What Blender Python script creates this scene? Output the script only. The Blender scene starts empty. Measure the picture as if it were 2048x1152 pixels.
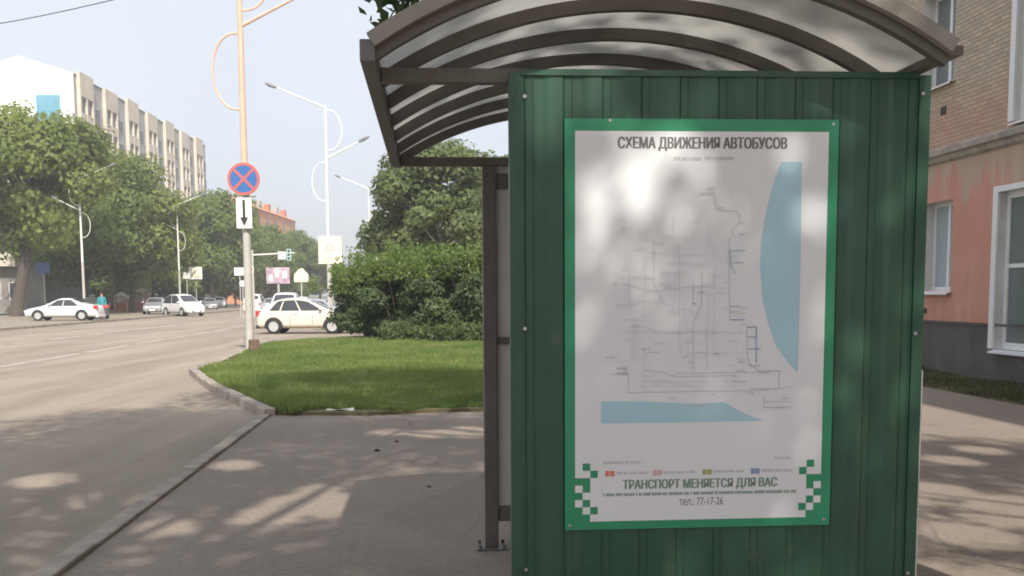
import bpy, bmesh, math, random
import numpy as np
from mathutils import Matrix, Vector

S = bpy.context.scene
COL = S.collection
PI = math.pi
rad = math.radians

# ------------------------------------------------------------------ camera
F, PITCH, ROLL, EYE = 2200.0, rad(6.0), -0.006, 1.6
CAM = Vector((0, 0, EYE))
CR = (Matrix.Rotation(PI / 2 - PITCH, 3, 'X') @ Matrix.Rotation(ROLL, 3, 'Z'))
cd = bpy.data.cameras.new('camera')
cam = bpy.data.objects.new('camera', cd)
COL.objects.link(cam)
cam.matrix_world = Matrix.Translation(CAM) @ CR.to_4x4()
cd.sensor_width = 36
cd.lens = F / 2048 * 36
cd.shift_y = 244 / 2048
cd.clip_start = 0.05
cd.clip_end = 5000
S.camera = cam


def ray(px, py):
    return CR @ Vector(((px - 1024) / F, (820 - py) / F, -1))


def at(px, py, D):
    v = ray(px, py)
    return CAM + v * (D / v.y)


def gnd(px, py, z=0.0):
    v = ray(px, py)
    return CAM + v * ((z - EYE) / v.z)


# ------------------------------------------------------------------ light
SUN_EL, SUN_AZ = rad(43), rad(14)          # azimuth measured from straight behind the camera, towards the right
sun_dir = Vector((math.sin(SUN_AZ) * math.cos(SUN_EL), -math.cos(SUN_AZ) * math.cos(SUN_EL), math.sin(SUN_EL)))
W = bpy.data.worlds.new('World')
S.world = W
W.use_nodes = True
wn, wl = W.node_tree.nodes, W.node_tree.links
wn.clear()
sky = wn.new('ShaderNodeTexSky')
sky.sky_type = 'NISHITA'
sky.sun_disc = False
sky.sun_elevation = SUN_EL
sky.sun_rotation = PI - SUN_AZ
sky.air_density = 1.0
sky.dust_density = 4.0
sky.ozone_density = 1.0
# thin veil of high cloud over the whole sky
tc = wn.new('ShaderNodeTexCoord')
nz = wn.new('ShaderNodeTexNoise')
nz.inputs['Scale'].default_value = 2.2
nz.inputs['Detail'].default_value = 6
rp = wn.new('ShaderNodeMapRange')
rp.inputs['From Min'].default_value = 0.3
rp.inputs['From Max'].default_value = 0.75
rp.inputs['To Min'].default_value = 0.60
rp.inputs['To Max'].default_value = 0.95
mxs = wn.new('ShaderNodeMix')
mxs.data_type = 'RGBA'
mxs.inputs['B'].default_value = (5.35, 5.55, 6.0, 1)
bg = wn.new('ShaderNodeBackground')
bg.inputs['Strength'].default_value = 0.096
wo = wn.new('ShaderNodeOutputWorld')
wl.new(tc.outputs['Generated'], nz.inputs['Vector'])
wl.new(nz.outputs['Fac'], rp.inputs['Value'])
wl.new(rp.outputs['Result'], mxs.inputs['Factor'])
wl.new(sky.outputs['Color'], mxs.inputs['A'])
wl.new(mxs.outputs['Result'], bg.inputs['Color'])
wl.new(bg.outputs['Background'], wo.inputs['Surface'])

sd = bpy.data.lights.new('sun', 'SUN')
sd.energy = 2.75
sd.angle = rad(0.7)
sd.color = (1.0, 0.93, 0.83)
so = bpy.data.objects.new('sun', sd)
COL.objects.link(so)
so.rotation_mode = 'QUATERNION'
so.rotation_quaternion = sun_dir.to_track_quat('Z', 'Y')
so.location = (5, -20, 30)

S.view_settings.view_transform = 'Standard'
S.view_settings.look = 'None'
S.view_settings.exposure = 0.9
S.view_settings.gamma = 1.0
S.render.engine = 'CYCLES'
S.cycles.use_denoising = True
S.cycles.max_bounces = 6
S.cycles.diffuse_bounces = 3
S.cycles.glossy_bounces = 3
S.cycles.transmission_bounces = 4
S.cycles.transparent_max_bounces = 8
S.cycles.filter_width = 1.8

# ------------------------------------------------------------------ materials


class NT:
    def __init__(self, name):
        self.m = bpy.data.materials.new(name)
        self.m.use_nodes = True
        self.n = self.m.node_tree.nodes
        self.l = self.m.node_tree.links
        self.p = self.n['Principled BSDF']
        self.out = self.n['Material Output']
        self.co = self.n.new('ShaderNodeTexCoord').outputs['Object']

    def noise(self, scale, detail=3, rough=0.5, vec=None, dist=0.0):
        t = self.n.new('ShaderNodeTexNoise')
        t.inputs['Scale'].default_value = scale
        t.inputs['Detail'].default_value = detail
        t.inputs['Roughness'].default_value = rough
        t.inputs['Distortion'].default_value = dist
        self.l.new(vec or self.co, t.inputs['Vector'])
        return t.outputs['Fac']

    def rng(self, val, a, b, c=0.0, d=1.0):
        t = self.n.new('ShaderNodeMapRange')
        t.inputs['From Min'].default_value = a
        t.inputs['From Max'].default_value = b
        t.inputs['To Min'].default_value = c
        t.inputs['To Max'].default_value = d
        self.l.new(val, t.inputs['Value'])
        return t.outputs['Result']

    def mix(self, fac, a, b, mode='MIX'):
        t = self.n.new('ShaderNodeMix')
        t.data_type = 'RGBA'
        t.blend_type = mode
        for sock, v in (('Factor', fac), ('A', a), ('B', b)):
            if isinstance(v, (int, float)):
                t.inputs[sock].default_value = v
            elif isinstance(v, tuple):
                t.inputs[sock].default_value = (*v, 1)
            else:
                self.l.new(v, t.inputs[sock])
        return t.outputs['Result']

    def math(self, op, a, b):
        t = self.n.new('ShaderNodeMath')
        t.operation = op
        for i, v in enumerate((a, b)):
            if isinstance(v, (int, float)):
                t.inputs[i].default_value = v
            else:
                self.l.new(v, t.inputs[i])
        return t.outputs[0]

    def mapping(self, scale, vec=None, rot=(0, 0, 0)):
        t = self.n.new('ShaderNodeMapping')
        t.inputs['Scale'].default_value = scale
        t.inputs['Rotation'].default_value = rot
        self.l.new(vec or self.co, t.inputs['Vector'])
        return t.outputs['Vector']

    def bump(self, h, strength=0.3, dist=0.01):
        t = self.n.new('ShaderNodeBump')
        t.inputs['Strength'].default_value = strength
        t.inputs['Distance'].default_value = dist
        self.l.new(h, t.inputs['Height'])
        self.l.new(t.outputs['Normal'], self.p.inputs['Normal'])

    def color(self, c):
        if isinstance(c, tuple):
            self.p.inputs['Base Color'].default_value = (*c, 1)
        else:
            self.l.new(c, self.p.inputs['Base Color'])

    def set(self, **k):
        for a, v in k.items():
            self.p.inputs[a.replace('_', ' ')].default_value = v


def plain(name, c, rough=0.6, var=0.12, scale=3.0, metal=0.0, coat=0.0):
    t = NT(name)
    c2 = tuple(x * (1 - var) for x in c)
    c1 = tuple(min(1, x * (1 + var * 0.6)) for x in c)
    f = t.rng(t.noise(scale, 5, 0.6), 0.3, 0.7)
    t.color(t.mix(f, c1, c2))
    t.set(Roughness=rough, Metallic=metal)
    t.p.inputs['Coat Weight'].default_value = coat
    return t.m


def asphalt(name, c1, c2, crack=True, streak=None):
    t = NT(name)
    big = t.rng(t.noise(0.32, 5, 0.6, dist=0.4), 0.35, 0.68)
    mid = t.rng(t.noise(2.6, 6, 0.65), 0.3, 0.72)
    fine = t.noise(85, 2, 0.6)
    c = t.mix(big, c1, c2)
    c = t.mix(t.math('MULTIPLY', mid, 0.35), c, tuple(x * 0.68 for x in c2))
    peb = t.noise(26, 4, 0.75)
    c = t.mix(t.rng(peb, 0.50, 0.66, 0.0, 0.55), c, tuple(x * 0.5 for x in c2))
    c = t.mix(t.rng(peb, 0.45, 0.30, 0.0, 0.5), c, tuple(min(1, x * 1.35) for x in c1))
    vc = t.n.new('ShaderNodeTexVoronoi')
    vc.inputs['Scale'].default_value = 0.42
    t.l.new(t.mapping((1, 0.7, 1), rot=(0, 0, 0.5)), vc.inputs['Vector'])
    sp_ = t.n.new('ShaderNodeSeparateColor')
    t.l.new(vc.outputs['Color'], sp_.inputs[0])
    c = t.mix(t.rng(sp_.outputs[0], 0.72, 0.76, 0.0, 0.28), c, tuple(x * 0.6 for x in c2))
    oil = t.noise(1.1, 3, 0.5)
    c = t.mix(t.rng(oil, 0.64, 0.72, 0.0, 0.45), c, tuple(x * 0.45 for x in c2))
    c = t.mix(0.3, c, t.mix(fine, tuple(x * 0.35 for x in c1), tuple(min(1, x * 1.6) for x in c1)))
    if streak:
        st = t.rng(t.noise(1.0, 4, 0.6, vec=t.mapping((0.9, 0.05, 1))), 0.42, 0.62)
        c = t.mix(t.math('MULTIPLY', st, 0.6), c, streak)
        st2 = t.rng(t.noise(1.0, 5, 0.65, vec=t.mapping((0.55, 0.11, 1), rot=(0, 0, 0.2))), 0.5, 0.66)
        c = t.mix(t.math('MULTIPLY', st2, 0.5), c, tuple(x * 0.72 for x in c2))
    if crack:
        v = t.n.new('ShaderNodeTexVoronoi')
        v.feature = 'DISTANCE_TO_EDGE'
        v.inputs['Scale'].default_value = 0.34
        w = t.n.new('ShaderNodeMix')
        w.data_type = 'VECTOR'
        w.inputs['Factor'].default_value = 0.22
        nn = t.n.new('ShaderNodeTexNoise')
        nn.inputs['Scale'].default_value = 1.3
        nn.inputs['Detail'].default_value = 5
        t.l.new(t.co, nn.inputs['Vector'])
        t.l.new(t.co, w.inputs[4])
        t.l.new(nn.outputs['Color'], w.inputs[5])
        t.l.new(w.outputs[1], v.inputs['Vector'])
        k = t.rng(v.outputs['Distance'], 0.002, 0.006, 0.42, 0.0)
        k = t.math('MULTIPLY', k, t.rng(t.noise(0.5, 3), 0.52, 0.66))
        c = t.mix(k, c, (0.05, 0.045, 0.04))
    t.color(c)
    t.set(Roughness=0.88)
    t.bump(fine, 0.6, 0.008)
    return t.m


def leafmat(name, dark, light, trans=0.35, scale=0.5):
    t = NT(name)
    g = t.n.new('ShaderNodeNewGeometry')
    f = t.rng(t.noise(scale, 3, 0.6), 0.32, 0.68)
    c = t.mix(f, dark, light)
    c = t.mix(t.math('MULTIPLY', g.outputs['Random Per Island'], 0.38), c, tuple(x * 0.5 for x in dark))
    t.color(c)
    t.set(Roughness=0.6)
    tr = t.n.new('ShaderNodeBsdfTranslucent')
    t.l.new(t.mix(0.5, c, tuple(min(1, x * 1.5) for x in light)), tr.inputs['Color'])
    ms = t.n.new('ShaderNodeMixShader')
    ms.inputs['Fac'].default_value = trans
    t.l.new(t.p.outputs[0], ms.inputs[1])
    t.l.new(tr.outputs[0], ms.inputs[2])
    t.l.new(ms.outputs[0], t.out.inputs['Surface'])
    return t.m


def polycarb(name, c, trans=0.6):
    t = NT(name)
    col = t.mix(t.rng(t.noise(4, 5, 0.6), 0.3, 0.7), c, tuple(x * 0.88 for x in c))
    t.color(col)
    t.set(Roughness=0.45)
    tr = t.n.new('ShaderNodeBsdfTranslucent')
    t.l.new(col, tr.inputs['Color'])
    ms = t.n.new('ShaderNodeMixShader')
    ms.inputs['Fac'].default_value = trans
    t.l.new(t.p.outputs[0], ms.inputs[1])
    t.l.new(tr.outputs[0], ms.inputs[2])
    t.l.new(ms.outputs[0], t.out.inputs['Surface'])
    return t.m


def glass(name, c=(0.05, 0.06, 0.07), rough=0.08):
    t = NT(name)
    t.color(c)
    t.set(Roughness=rough, IOR=1.5)
    return t.m


def brickmat(name):
    t = NT(name)
    sep = t.n.new('ShaderNodeSeparateXYZ')
    t.l.new(t.co, sep.inputs[0])
    cmb = t.n.new('ShaderNodeCombineXYZ')
    t.l.new(sep.outputs['Y'], cmb.inputs[0])
    t.l.new(sep.outputs['Z'], cmb.inputs[1])
    b = t.n.new('ShaderNodeTexBrick')
    b.inputs['Scale'].default_value = 1.0
    b.inputs['Brick Width'].default_value = 0.26
    b.inputs['Row Height'].default_value = 0.077
    b.inputs['Mortar Size'].default_value = 0.008
    b.inputs['Mortar Smooth'].default_value = 0.2
    b.inputs['Bias'].default_value = 0.0
    b.inputs['Color1'].default_value = (0.58, 0.48, 0.36, 1)
    b.inputs['Color2'].default_value = (0.45, 0.37, 0.28, 1)
    b.inputs['Mortar'].default_value = (0.22, 0.19, 0.16, 1)
    t.l.new(cmb.outputs[0], b.inputs['Vector'])
    # the courses just above the ledge were once painted red
    n = t.noise(0.9, 4, 0.6)
    h = t.math('ADD', sep.outputs['Z'], t.math('MULTIPLY', n, 1.6))
    fac = t.rng(h, 5.6, 6.3, 1.0, 0.0)
    c = t.mix(t.math('MULTIPLY', fac, 0.75), b.outputs['Color'], t.mix(0.55, b.outputs['Color'], (0.52, 0.19, 0.13)))
    c = t.mix(t.rng(t.noise(1.7, 6, 0.65), 0.42, 0.7, 0.0, 0.5), c, (0.34, 0.29, 0.24))
    t.color(c)
    t.set(Roughness=0.9)
    t.bump(b.outputs['Fac'], -0.5, 0.008)
    return t.m


def plastermat(name):
    t = NT(name)
    c = t.mix(t.rng(t.noise(0.8, 5, 0.6), 0.35, 0.65), (0.60, 0.295, 0.22), (0.53, 0.25, 0.185))
    # washed-out drips, where the paint has come off under the ledge
    sep = t.n.new('ShaderNodeSeparateXYZ')
    t.l.new(t.co, sep.inputs[0])
    drip = t.noise(1.0, 6, 0.7, vec=t.mapping((1, 1.6, 0.35)))
    top = t.rng(sep.outputs['Z'], 2.7, 4.05, 0.0, 0.27)
    k = t.rng(t.math('ADD', drip, top), 0.66, 0.72)
    c = t.mix(t.math('MULTIPLY', k, 0.75), c, (0.46, 0.38, 0.30))
    k2 = t.rng(t.noise(3.0, 5, 0.7, vec=t.mapping((1, 2.2, 0.5))), 0.6, 0.72)
    c = t.mix(t.math('MULTIPLY', k2, 0.6), c, (0.30, 0.20, 0.15))
    k3 = t.rng(t.noise(0.7, 4, 0.6, vec=t.mapping((1, 2.5, 0.3))), 0.52, 0.66)
    c = t.mix(t.math('MULTIPLY', k3, 0.65), c, (0.62, 0.44, 0.33))
    t.color(c)
    t.set(Roughness=0.92)
    t.bump(t.noise(30, 4), 0.25, 0.01)
    return t.m


M = {}
M['road'] = asphalt('road_asphalt', (0.345, 0.285, 0.225), (0.265, 0.215, 0.17), True, (0.40, 0.335, 0.265))
M['pave'] = asphalt('pavement_asphalt', (0.335, 0.28, 0.23), (0.245, 0.20, 0.165))
M['dirt'] = asphalt('dusty_earth', (0.36, 0.31, 0.24), (0.28, 0.24, 0.18), False)
M['farpave'] = asphalt('far_pavement', (0.34, 0.29, 0.23), (0.26, 0.23, 0.17), False)
M['kerb'] = plain('kerb_concrete', (0.37, 0.32, 0.265), 0.9, 0.4, 3)
M['paintline'] = plain('worn_road_paint', (0.47, 0.42, 0.37), 0.8, 0.3, 2)
M['soil'] = plain('lawn_soil', (0.17, 0.15, 0.075), 0.95, 0.4, 1.5)
M['base'] = plain('far_ground', (0.16, 0.17, 0.08), 0.95, 0.4, 0.05)
def panelmat():
    t = NT('green_profiled_sheet')
    c = t.mix(t.rng(t.noise(2.5, 5, 0.6), 0.3, 0.7), (0.027, 0.094, 0.057), (0.022, 0.078, 0.047))
    # rain-washed dust, scuffs and a few scratches down to the primer
    dust = t.rng(t.noise(1.0, 6, 0.7, vec=t.mapping((14, 1, 0.9))), 0.5, 0.78, 0.0, 0.30)
    c = t.mix(dust, c, (0.14, 0.15, 0.12))
    sep = t.n.new('ShaderNodeSeparateXYZ')
    t.l.new(t.co, sep.inputs[0])
    spl = t.math('ADD', t.noise(9, 6, 0.75), t.rng(sep.outputs['Z'], 0.0, 0.75, 0.18, 0.0))
    c = t.mix(t.rng(spl, 0.62, 0.76, 0.0, 0.55), c, (0.20, 0.18, 0.14))
    scr = t.noise(1.0, 2, 0.5, vec=t.mapping((90, 1, 4), rot=(0, rad(24), 0)))
    c = t.mix(t.rng(scr, 0.80, 0.84, 0.0, 0.5), c, (0.22, 0.30, 0.25))
    t.color(c)
    t.l.new(t.rng(t.noise(6, 5, 0.7), 0.3, 0.75, 0.30, 0.52), t.p.inputs['Roughness'])
    t.bump(t.noise(3.0, 2, 0.5), 0.15, 0.02)
    return t.m


M['green_panel'] = panelmat()
M['poster_green'] = plain('poster_green_print', (0.028, 0.30, 0.145), 0.35, 0.06)
M['poster_white'] = plain('poster_white_print', (0.82, 0.835, 0.87), 0.33, 0.03, 2)
M['poster_water'] = plain('poster_water_print', (0.44, 0.68, 0.80), 0.35, 0.04)
M['ink'] = plain('poster_dark_ink', (0.17, 0.175, 0.18), 0.5, 0.05)
M['ink_soft'] = plain('poster_soft_ink', (0.60, 0.60, 0.64), 0.5, 0.08)
M['ink_pale'] = plain('poster_pale_ink', (0.755, 0.76, 0.80), 0.5, 0.08)
M['ink_green'] = plain('poster_green_ink', (0.20, 0.30, 0.25), 0.5, 0.05)
M['ink_orange'] = plain('poster_orange_ink', (0.75, 0.25, 0.14), 0.5, 0.05)
M['ink_pink'] = plain('poster_pink_ink', (0.70, 0.45, 0.45), 0.5, 0.05)
M['ink_olive'] = plain('poster_olive_ink', (0.42, 0.44, 0.16), 0.5, 0.05)
M['ink_blue'] = plain('poster_blue_ink', (0.24, 0.34, 0.58), 0.5, 0.05)
M['ink_teal'] = plain('poster_teal_ink', (0.38, 0.56, 0.54), 0.5, 0.05)
M['steel'] = plain('painted_dark_steel', (0.15, 0.135, 0.12), 0.5, 0.2, 5)
M['steel_grey'] = plain('painted_grey_steel', (0.16, 0.157, 0.165), 0.45, 0.2, 5)
M['edge_grey'] = plain('dull_edge_profile', (0.30, 0.28, 0.25), 0.55, 0.15, 4)
M['trim'] = plain('pale_edge_trim', (0.62, 0.62, 0.60), 0.5, 0.1)
M['bolt'] = plain('zinc_bolt', (0.45, 0.45, 0.45), 0.35, 0.1, 5, 0.7)
M['poly'] = polycarb('milky_polycarbonate', (0.81, 0.805, 0.785), 0.70)
M['polywall'] = polycarb('milky_wall_polycarbonate', (0.74, 0.72, 0.70), 0.5)
M['brick'] = brickmat('tan_brick')
M['plaster'] = plastermat('salmon_plaster')
M['plinth'] = plain('grey_plinth', (0.115, 0.105, 0.098), 0.9, 0.3, 1.5)
M['ledge'] = plain('weathered_ledge', (0.40, 0.36, 0.31), 0.9, 0.4, 2)
M['pvc'] = plain('white_plastic_frame', (0.78, 0.78, 0.79), 0.4, 0.06)
M['reveal'] = plain('whitewashed_reveal', (0.66, 0.64, 0.60), 0.85, 0.18, 2)
M['pane'] = glass('window_pane', (0.16, 0.19, 0.19), 0.12)
M['pane_curtain'] = glass('curtained_pane', (0.35, 0.42, 0.45), 0.15)
M['pane_dark'] = glass('dark_pane', (0.05, 0.055, 0.065), 0.2)
M['roofing'] = plain('grey_roofing', (0.22, 0.21, 0.20), 0.8, 0.2)
M['flat_white'] = plain('whitewashed_wall', (0.84, 0.83, 0.82), 0.85, 0.03, 0.3)
M['flat_cream'] = plain('cream_panel', (0.68, 0.60, 0.50), 0.85, 0.15, 0.5)
M['flat_grey'] = plain('grey_panel', (0.43, 0.425, 0.42), 0.9, 0.2, 0.5)
M['flat_frame'] = plain('pale_window_frame', (0.6, 0.6, 0.6), 0.6, 0.1)
M['mural'] = plain('teal_painted_mural', (0.17, 0.40, 0.53), 0.8, 0.25, 0.4)
M['orange_wall'] = plain('orange_wall', (0.62, 0.29, 0.15), 0.85, 0.12, 0.6)
M['pole_peach'] = plain('peach_glare_pole', (0.83, 0.51, 0.39), 0.5, 0.10, 2.5)  # white pole; its warm overexposure against the sky is put into the colour
M['pole_white'] = plain('white_painted_pole', (0.80, 0.79, 0.75), 0.45, 0.06, 3)
M['pole_grey'] = plain('galvanised_pole', (0.50, 0.49, 0.45), 0.5, 0.12, 3)
M['lamp_head'] = plain('grey_lamp_head', (0.22, 0.22, 0.24), 0.5, 0.1)
M['sign_blue'] = plain('sign_blue', (0.045, 0.16, 0.42), 0.4, 0.1)
M['sign_red'] = plain('sign_red', (0.60, 0.14, 0.13), 0.4, 0.1)
M['sign_white'] = plain('sign_white', (0.78, 0.78, 0.76), 0.4, 0.04)
M['sign_yellow'] = plain('sign_pale_yellow', (0.82, 0.79, 0.62), 0.4, 0.04)
M['sign_black'] = plain('sign_black', (0.03, 0.03, 0.03), 0.5, 0.05)
M['stub'] = plain('brown_concrete', (0.17, 0.115, 0.08), 0.95, 0.35, 6)
M['bark'] = plain('grey_bark', (0.10, 0.082, 0.065), 0.95, 0.4, 6)
M['birch'] = plain('pale_bark', (0.42, 0.38, 0.33), 0.9, 0.35, 4)
M['leaf_near'] = leafmat('near_leaves', (0.035, 0.07, 0.018), (0.07, 0.12, 0.03), 0.4, 0.8)
M['leaf_far'] = leafmat('poplar_leaves', (0.14, 0.19, 0.045), (0.31, 0.37, 0.095), 0.45, 0.3)
M['leaf_far2'] = leafmat('elm_leaves', (0.115, 0.17, 0.042), (0.26, 0.33, 0.085), 0.45, 0.3)
M['leaf_birch'] = leafmat('birch_leaves', (0.09, 0.13, 0.04), (0.22, 0.27, 0.09), 0.4, 0.6)
M['leaf_hedge'] = leafmat('lilac_leaves', (0.058, 0.095, 0.036), (0.12, 0.175, 0.056), 0.3, 0.7)
M['leaf_hedge_top'] = leafmat('fresh_shoots', (0.13, 0.20, 0.045), (0.21, 0.29, 0.075), 0.4, 0.8)
M['leaf_weed'] = leafmat('pale_weed_leaves', (0.11, 0.16, 0.055), (0.17, 0.22, 0.08), 0.4, 1.0)
M['grass'] = leafmat('grass_blades', (0.115, 0.21, 0.045), (0.30, 0.35, 0.11), 0.4, 0.55)
M['verge'] = leafmat('dull_shaded_verge_blades', (0.075, 0.085, 0.032), (0.14, 0.14, 0.06), 0.3, 0.8)  # dull brownish grass, darkened in colour to stand for the wall's shade
M['tyre'] = plain('tyre_rubber', (0.025, 0.025, 0.025), 0.8, 0.2)
M['rim'] = plain('alloy_rim', (0.55, 0.55, 0.55), 0.35, 0.1, 5, 0.3)
M['car_white'] = plain('white_car_paint', (0.78, 0.78, 0.78), 0.3, 0.03, 2, 0, 0.6)
M['car_cream'] = plain('cream_car_paint', (0.75, 0.69, 0.59), 0.3, 0.03, 2, 0, 0.6)
M['car_silver'] = plain('silver_car_paint', (0.42, 0.43, 0.47), 0.3, 0.05, 2, 0.3, 0.6)
M['car_dark'] = plain('dark_grey_car_paint', (0.10, 0.105, 0.12), 0.3, 0.05, 2, 0.2, 0.6)
M['car_black'] = plain('black_car_trim', (0.03, 0.03, 0.03), 0.5, 0.1)
M['car_glass'] = glass('car_glass', (0.05, 0.055, 0.06), 0.06)
M['tail'] = plain('red_tail_lens', (0.55, 0.05, 0.06), 0.2, 0.1)
M['head'] = plain('clear_head_lens', (0.75, 0.77, 0.8), 0.15, 0.05)
M['plate'] = plain('white_number_plate', (0.75, 0.75, 0.75), 0.5, 0.03)
M['skin'] = plain('skin', (0.50, 0.32, 0.24), 0.6, 0.05)
M['teal_cloth'] = plain('teal_cloth', (0.04, 0.30, 0.32), 0.9, 0.2, 8)
M['hair'] = plain('dark_hair', (0.03, 0.022, 0.018), 0.7, 0.2)
M['shoe'] = plain('pale_shoe', (0.5, 0.47, 0.42), 0.7, 0.1)
M['iron'] = plain('cast_iron', (0.19, 0.16, 0.13), 0.8, 0.3, 8)
M['paper'] = plain('scrap_paper', (0.75, 0.74, 0.7), 0.9, 0.1)
M['stone'] = plain('dark_stone', (0.07, 0.06, 0.055), 0.9, 0.2)
M['purple'] = plain('lilac_poster', (0.55, 0.40, 0.50), 0.6, 0.6, 1.6)
M['wire'] = plain('dark_wire', (0.12, 0.12, 0.13), 0.7, 0.1)
M['blue_board'] = plain('blue_board', (0.08, 0.13, 0.30), 0.6, 0.1)
M['house_grey'] = plain('grey_house_render', (0.26, 0.24, 0.225), 0.9, 0.25, 0.6)
M['orange_post'] = plain('orange_stall_paint', (0.55, 0.20, 0.10), 0.7, 0.2, 2)

# ------------------------------------------------------------------ mesh helpers


class MB:
    def __init__(self):
        self.v, self.f = [], []

    def add(self, vs, fs, m=None):
        k = len(self.v)
        for p in vs:
            p = Vector(p)
            self.v.append(tuple(m @ p) if m else tuple(p))
        for f in fs:
            self.f.append(tuple(i + k for i in f))
        return self

    def box(self, x0, x1, y0, y1, z0, z1, m=None, taper=0.0):
        cx, cy = (x0 + x1) / 2, (y0 + y1) / 2
        q = 1 - taper
        X0, X1, Y0, Y1 = cx + (x0 - cx) * q, cx + (x1 - cx) * q, cy + (y0 - cy) * q, cy + (y1 - cy) * q
        vs = [(x0, y0, z0), (x1, y0, z0), (x1, y1, z0), (x0, y1, z0), (X0, Y0, z1), (X1, Y0, z1), (X1, Y1, z1), (X0, Y1, z1)]
        fs = [(0, 3, 2, 1), (4, 5, 6, 7), (0, 1, 5, 4), (1, 2, 6, 5), (2, 3, 7, 6), (3, 0, 4, 7)]
        return self.add(vs, fs, m)

    def prism(self, poly, z0, z1, m=None):
        n = len(poly)
        vs = [(x, y, z0) for x, y in poly] + [(x, y, z1) for x, y in poly]
        fs = [tuple(reversed(range(n))), tuple(range(n, 2 * n))]
        fs += [(i, (i + 1) % n, n + (i + 1) % n, n + i) for i in range(n)]
        return self.add(vs, fs, m)

    def tube(self, pts, r, n=8, m=None, cap=True):
        pts = [Vector(p) for p in pts]
        rs = r if isinstance(r, (list, tuple)) else [r] * len(pts)
        vs, fs = [], []
        prev = None
        for i, p in enumerate(pts):
            a = pts[max(0, i - 1)]
            b = pts[min(len(pts) - 1, i + 1)]
            t = (b - a).normalized()
            if prev is None:
                u = t.orthogonal().normalized()
            else:
                u = (prev - t * prev.dot(t))
                u = u.normalized() if u.length > 1e-6 else t.orthogonal().normalized()
            prev = u
            w = t.cross(u)
            for k in range(n):
                an = 2 * PI * k / n
                vs.append(p + (u * math.cos(an) + w * math.sin(an)) * rs[i])
        for i in range(len(pts) - 1):
            for k in range(n):
                k2 = (k + 1) % n
                fs.append((i * n + k, i * n + k2, (i + 1) * n + k2, (i + 1) * n + k))
        if cap:
            fs.append(tuple(reversed(range(n))))
            fs.append(tuple(range((len(pts) - 1) * n, len(pts) * n)))
        return self.add(vs, fs, m)

    def sweep(self, pts, up, hw, hh, m=None):
        """rectangular bar along pts; up = bar's width axis (constant), hh measured square to it"""
        pts = [Vector(p) for p in pts]
        up = Vector(up).normalized()
        vs, fs = [], []
        for i, p in enumerate(pts):
            t = (pts[min(len(pts) - 1, i + 1)] - pts[max(0, i - 1)]).normalized()
            w = t.cross(up).normalized()
            for a, b in ((-1, -1), (1, -1), (1, 1), (-1, 1)):
                vs.append(p + up * hw * a + w * hh * b)
        for i in range(len(pts) - 1):
            for k in range(4):
                k2 = (k + 1) % 4
                fs.append((i * 4 + k, i * 4 + k2, (i + 1) * 4 + k2, (i + 1) * 4 + k))
        fs.append((3, 2, 1, 0))
        e = (len(pts) - 1) * 4
        fs.append((e, e + 1, e + 2, e + 3))
        return self.add(vs, fs, m)

    def build(self, name, mt, parent=None, smooth=False, mw=None, bevel=0.0):
        me = bpy.data.meshes.new(name)
        me.from_pydata(self.v, [], self.f)
        me.update()
        if smooth:
            me.polygons.foreach_set('use_smooth', [True] * len(me.polygons))
            me.set_sharp_from_angle(angle=rad(40))
        me.materials.append(mt)
        o = bpy.data.objects.new(name, me)
        COL.objects.link(o)
        if parent:
            o.parent = parent
        if mw is not None:
            o.matrix_world = mw
        if bevel:
            b = o.modifiers.new('bevel', 'BEVEL')
            b.width = bevel
            b.segments = 2
            b.limit_method = 'ANGLE'
        return o


def tag(o, label=None, cat=None, group=None, kind=None):
    if label:
        o['label'] = label
    if cat:
        o['category'] = cat
    if group:
        o['group'] = group
    if kind:
        o['kind'] = kind
    return o


def thing(name, label, cat, loc=(0, 0, 0), rz=0.0, group=None):
    o = bpy.data.objects.new(name, None)
    o.empty_display_size = 0.3
    COL.objects.link(o)
    o.location = loc
    o.rotation_euler = (0, 0, rz)
    return tag(o, label, cat, group)


def dup(root, loc, rz, label=None, scale=None):
    r = root.copy()
    COL.objects.link(r)
    r.location = loc
    r.rotation_euler = (0, 0, rz)
    if scale:
        r.scale = (scale, scale, scale)
    if label:
        r['label'] = label
    for ch in list(root.children):
        c = ch.copy()
        COL.objects.link(c)
        c.parent = r
        for g in list(ch.children):
            d = g.copy()
            COL.objects.link(d)
            d.parent = c
    return r


def np_mesh(name, co, quads, mt, parent=None):
    me = bpy.data.meshes.new(name)
    nv, nf = len(co), len(quads)
    me.vertices.add(nv)
    me.vertices.foreach_set('co', co.astype(np.float32).ravel())
    k = quads.shape[1]
    me.loops.add(nf * k)
    me.loops.foreach_set('vertex_index', quads.astype(np.int32).ravel())
    me.polygons.add(nf)
    me.polygons.foreach_set('loop_start', np.arange(0, nf * k, k, dtype=np.int32))
    me.polygons.foreach_set('loop_total', np.full(nf, k, dtype=np.int32))
    me.update(calc_edges=True)
    me.materials.append(mt)
    o = bpy.data.objects.new(name, me)
    COL.objects.link(o)
    if parent:
        o.parent = parent
    return o


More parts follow.
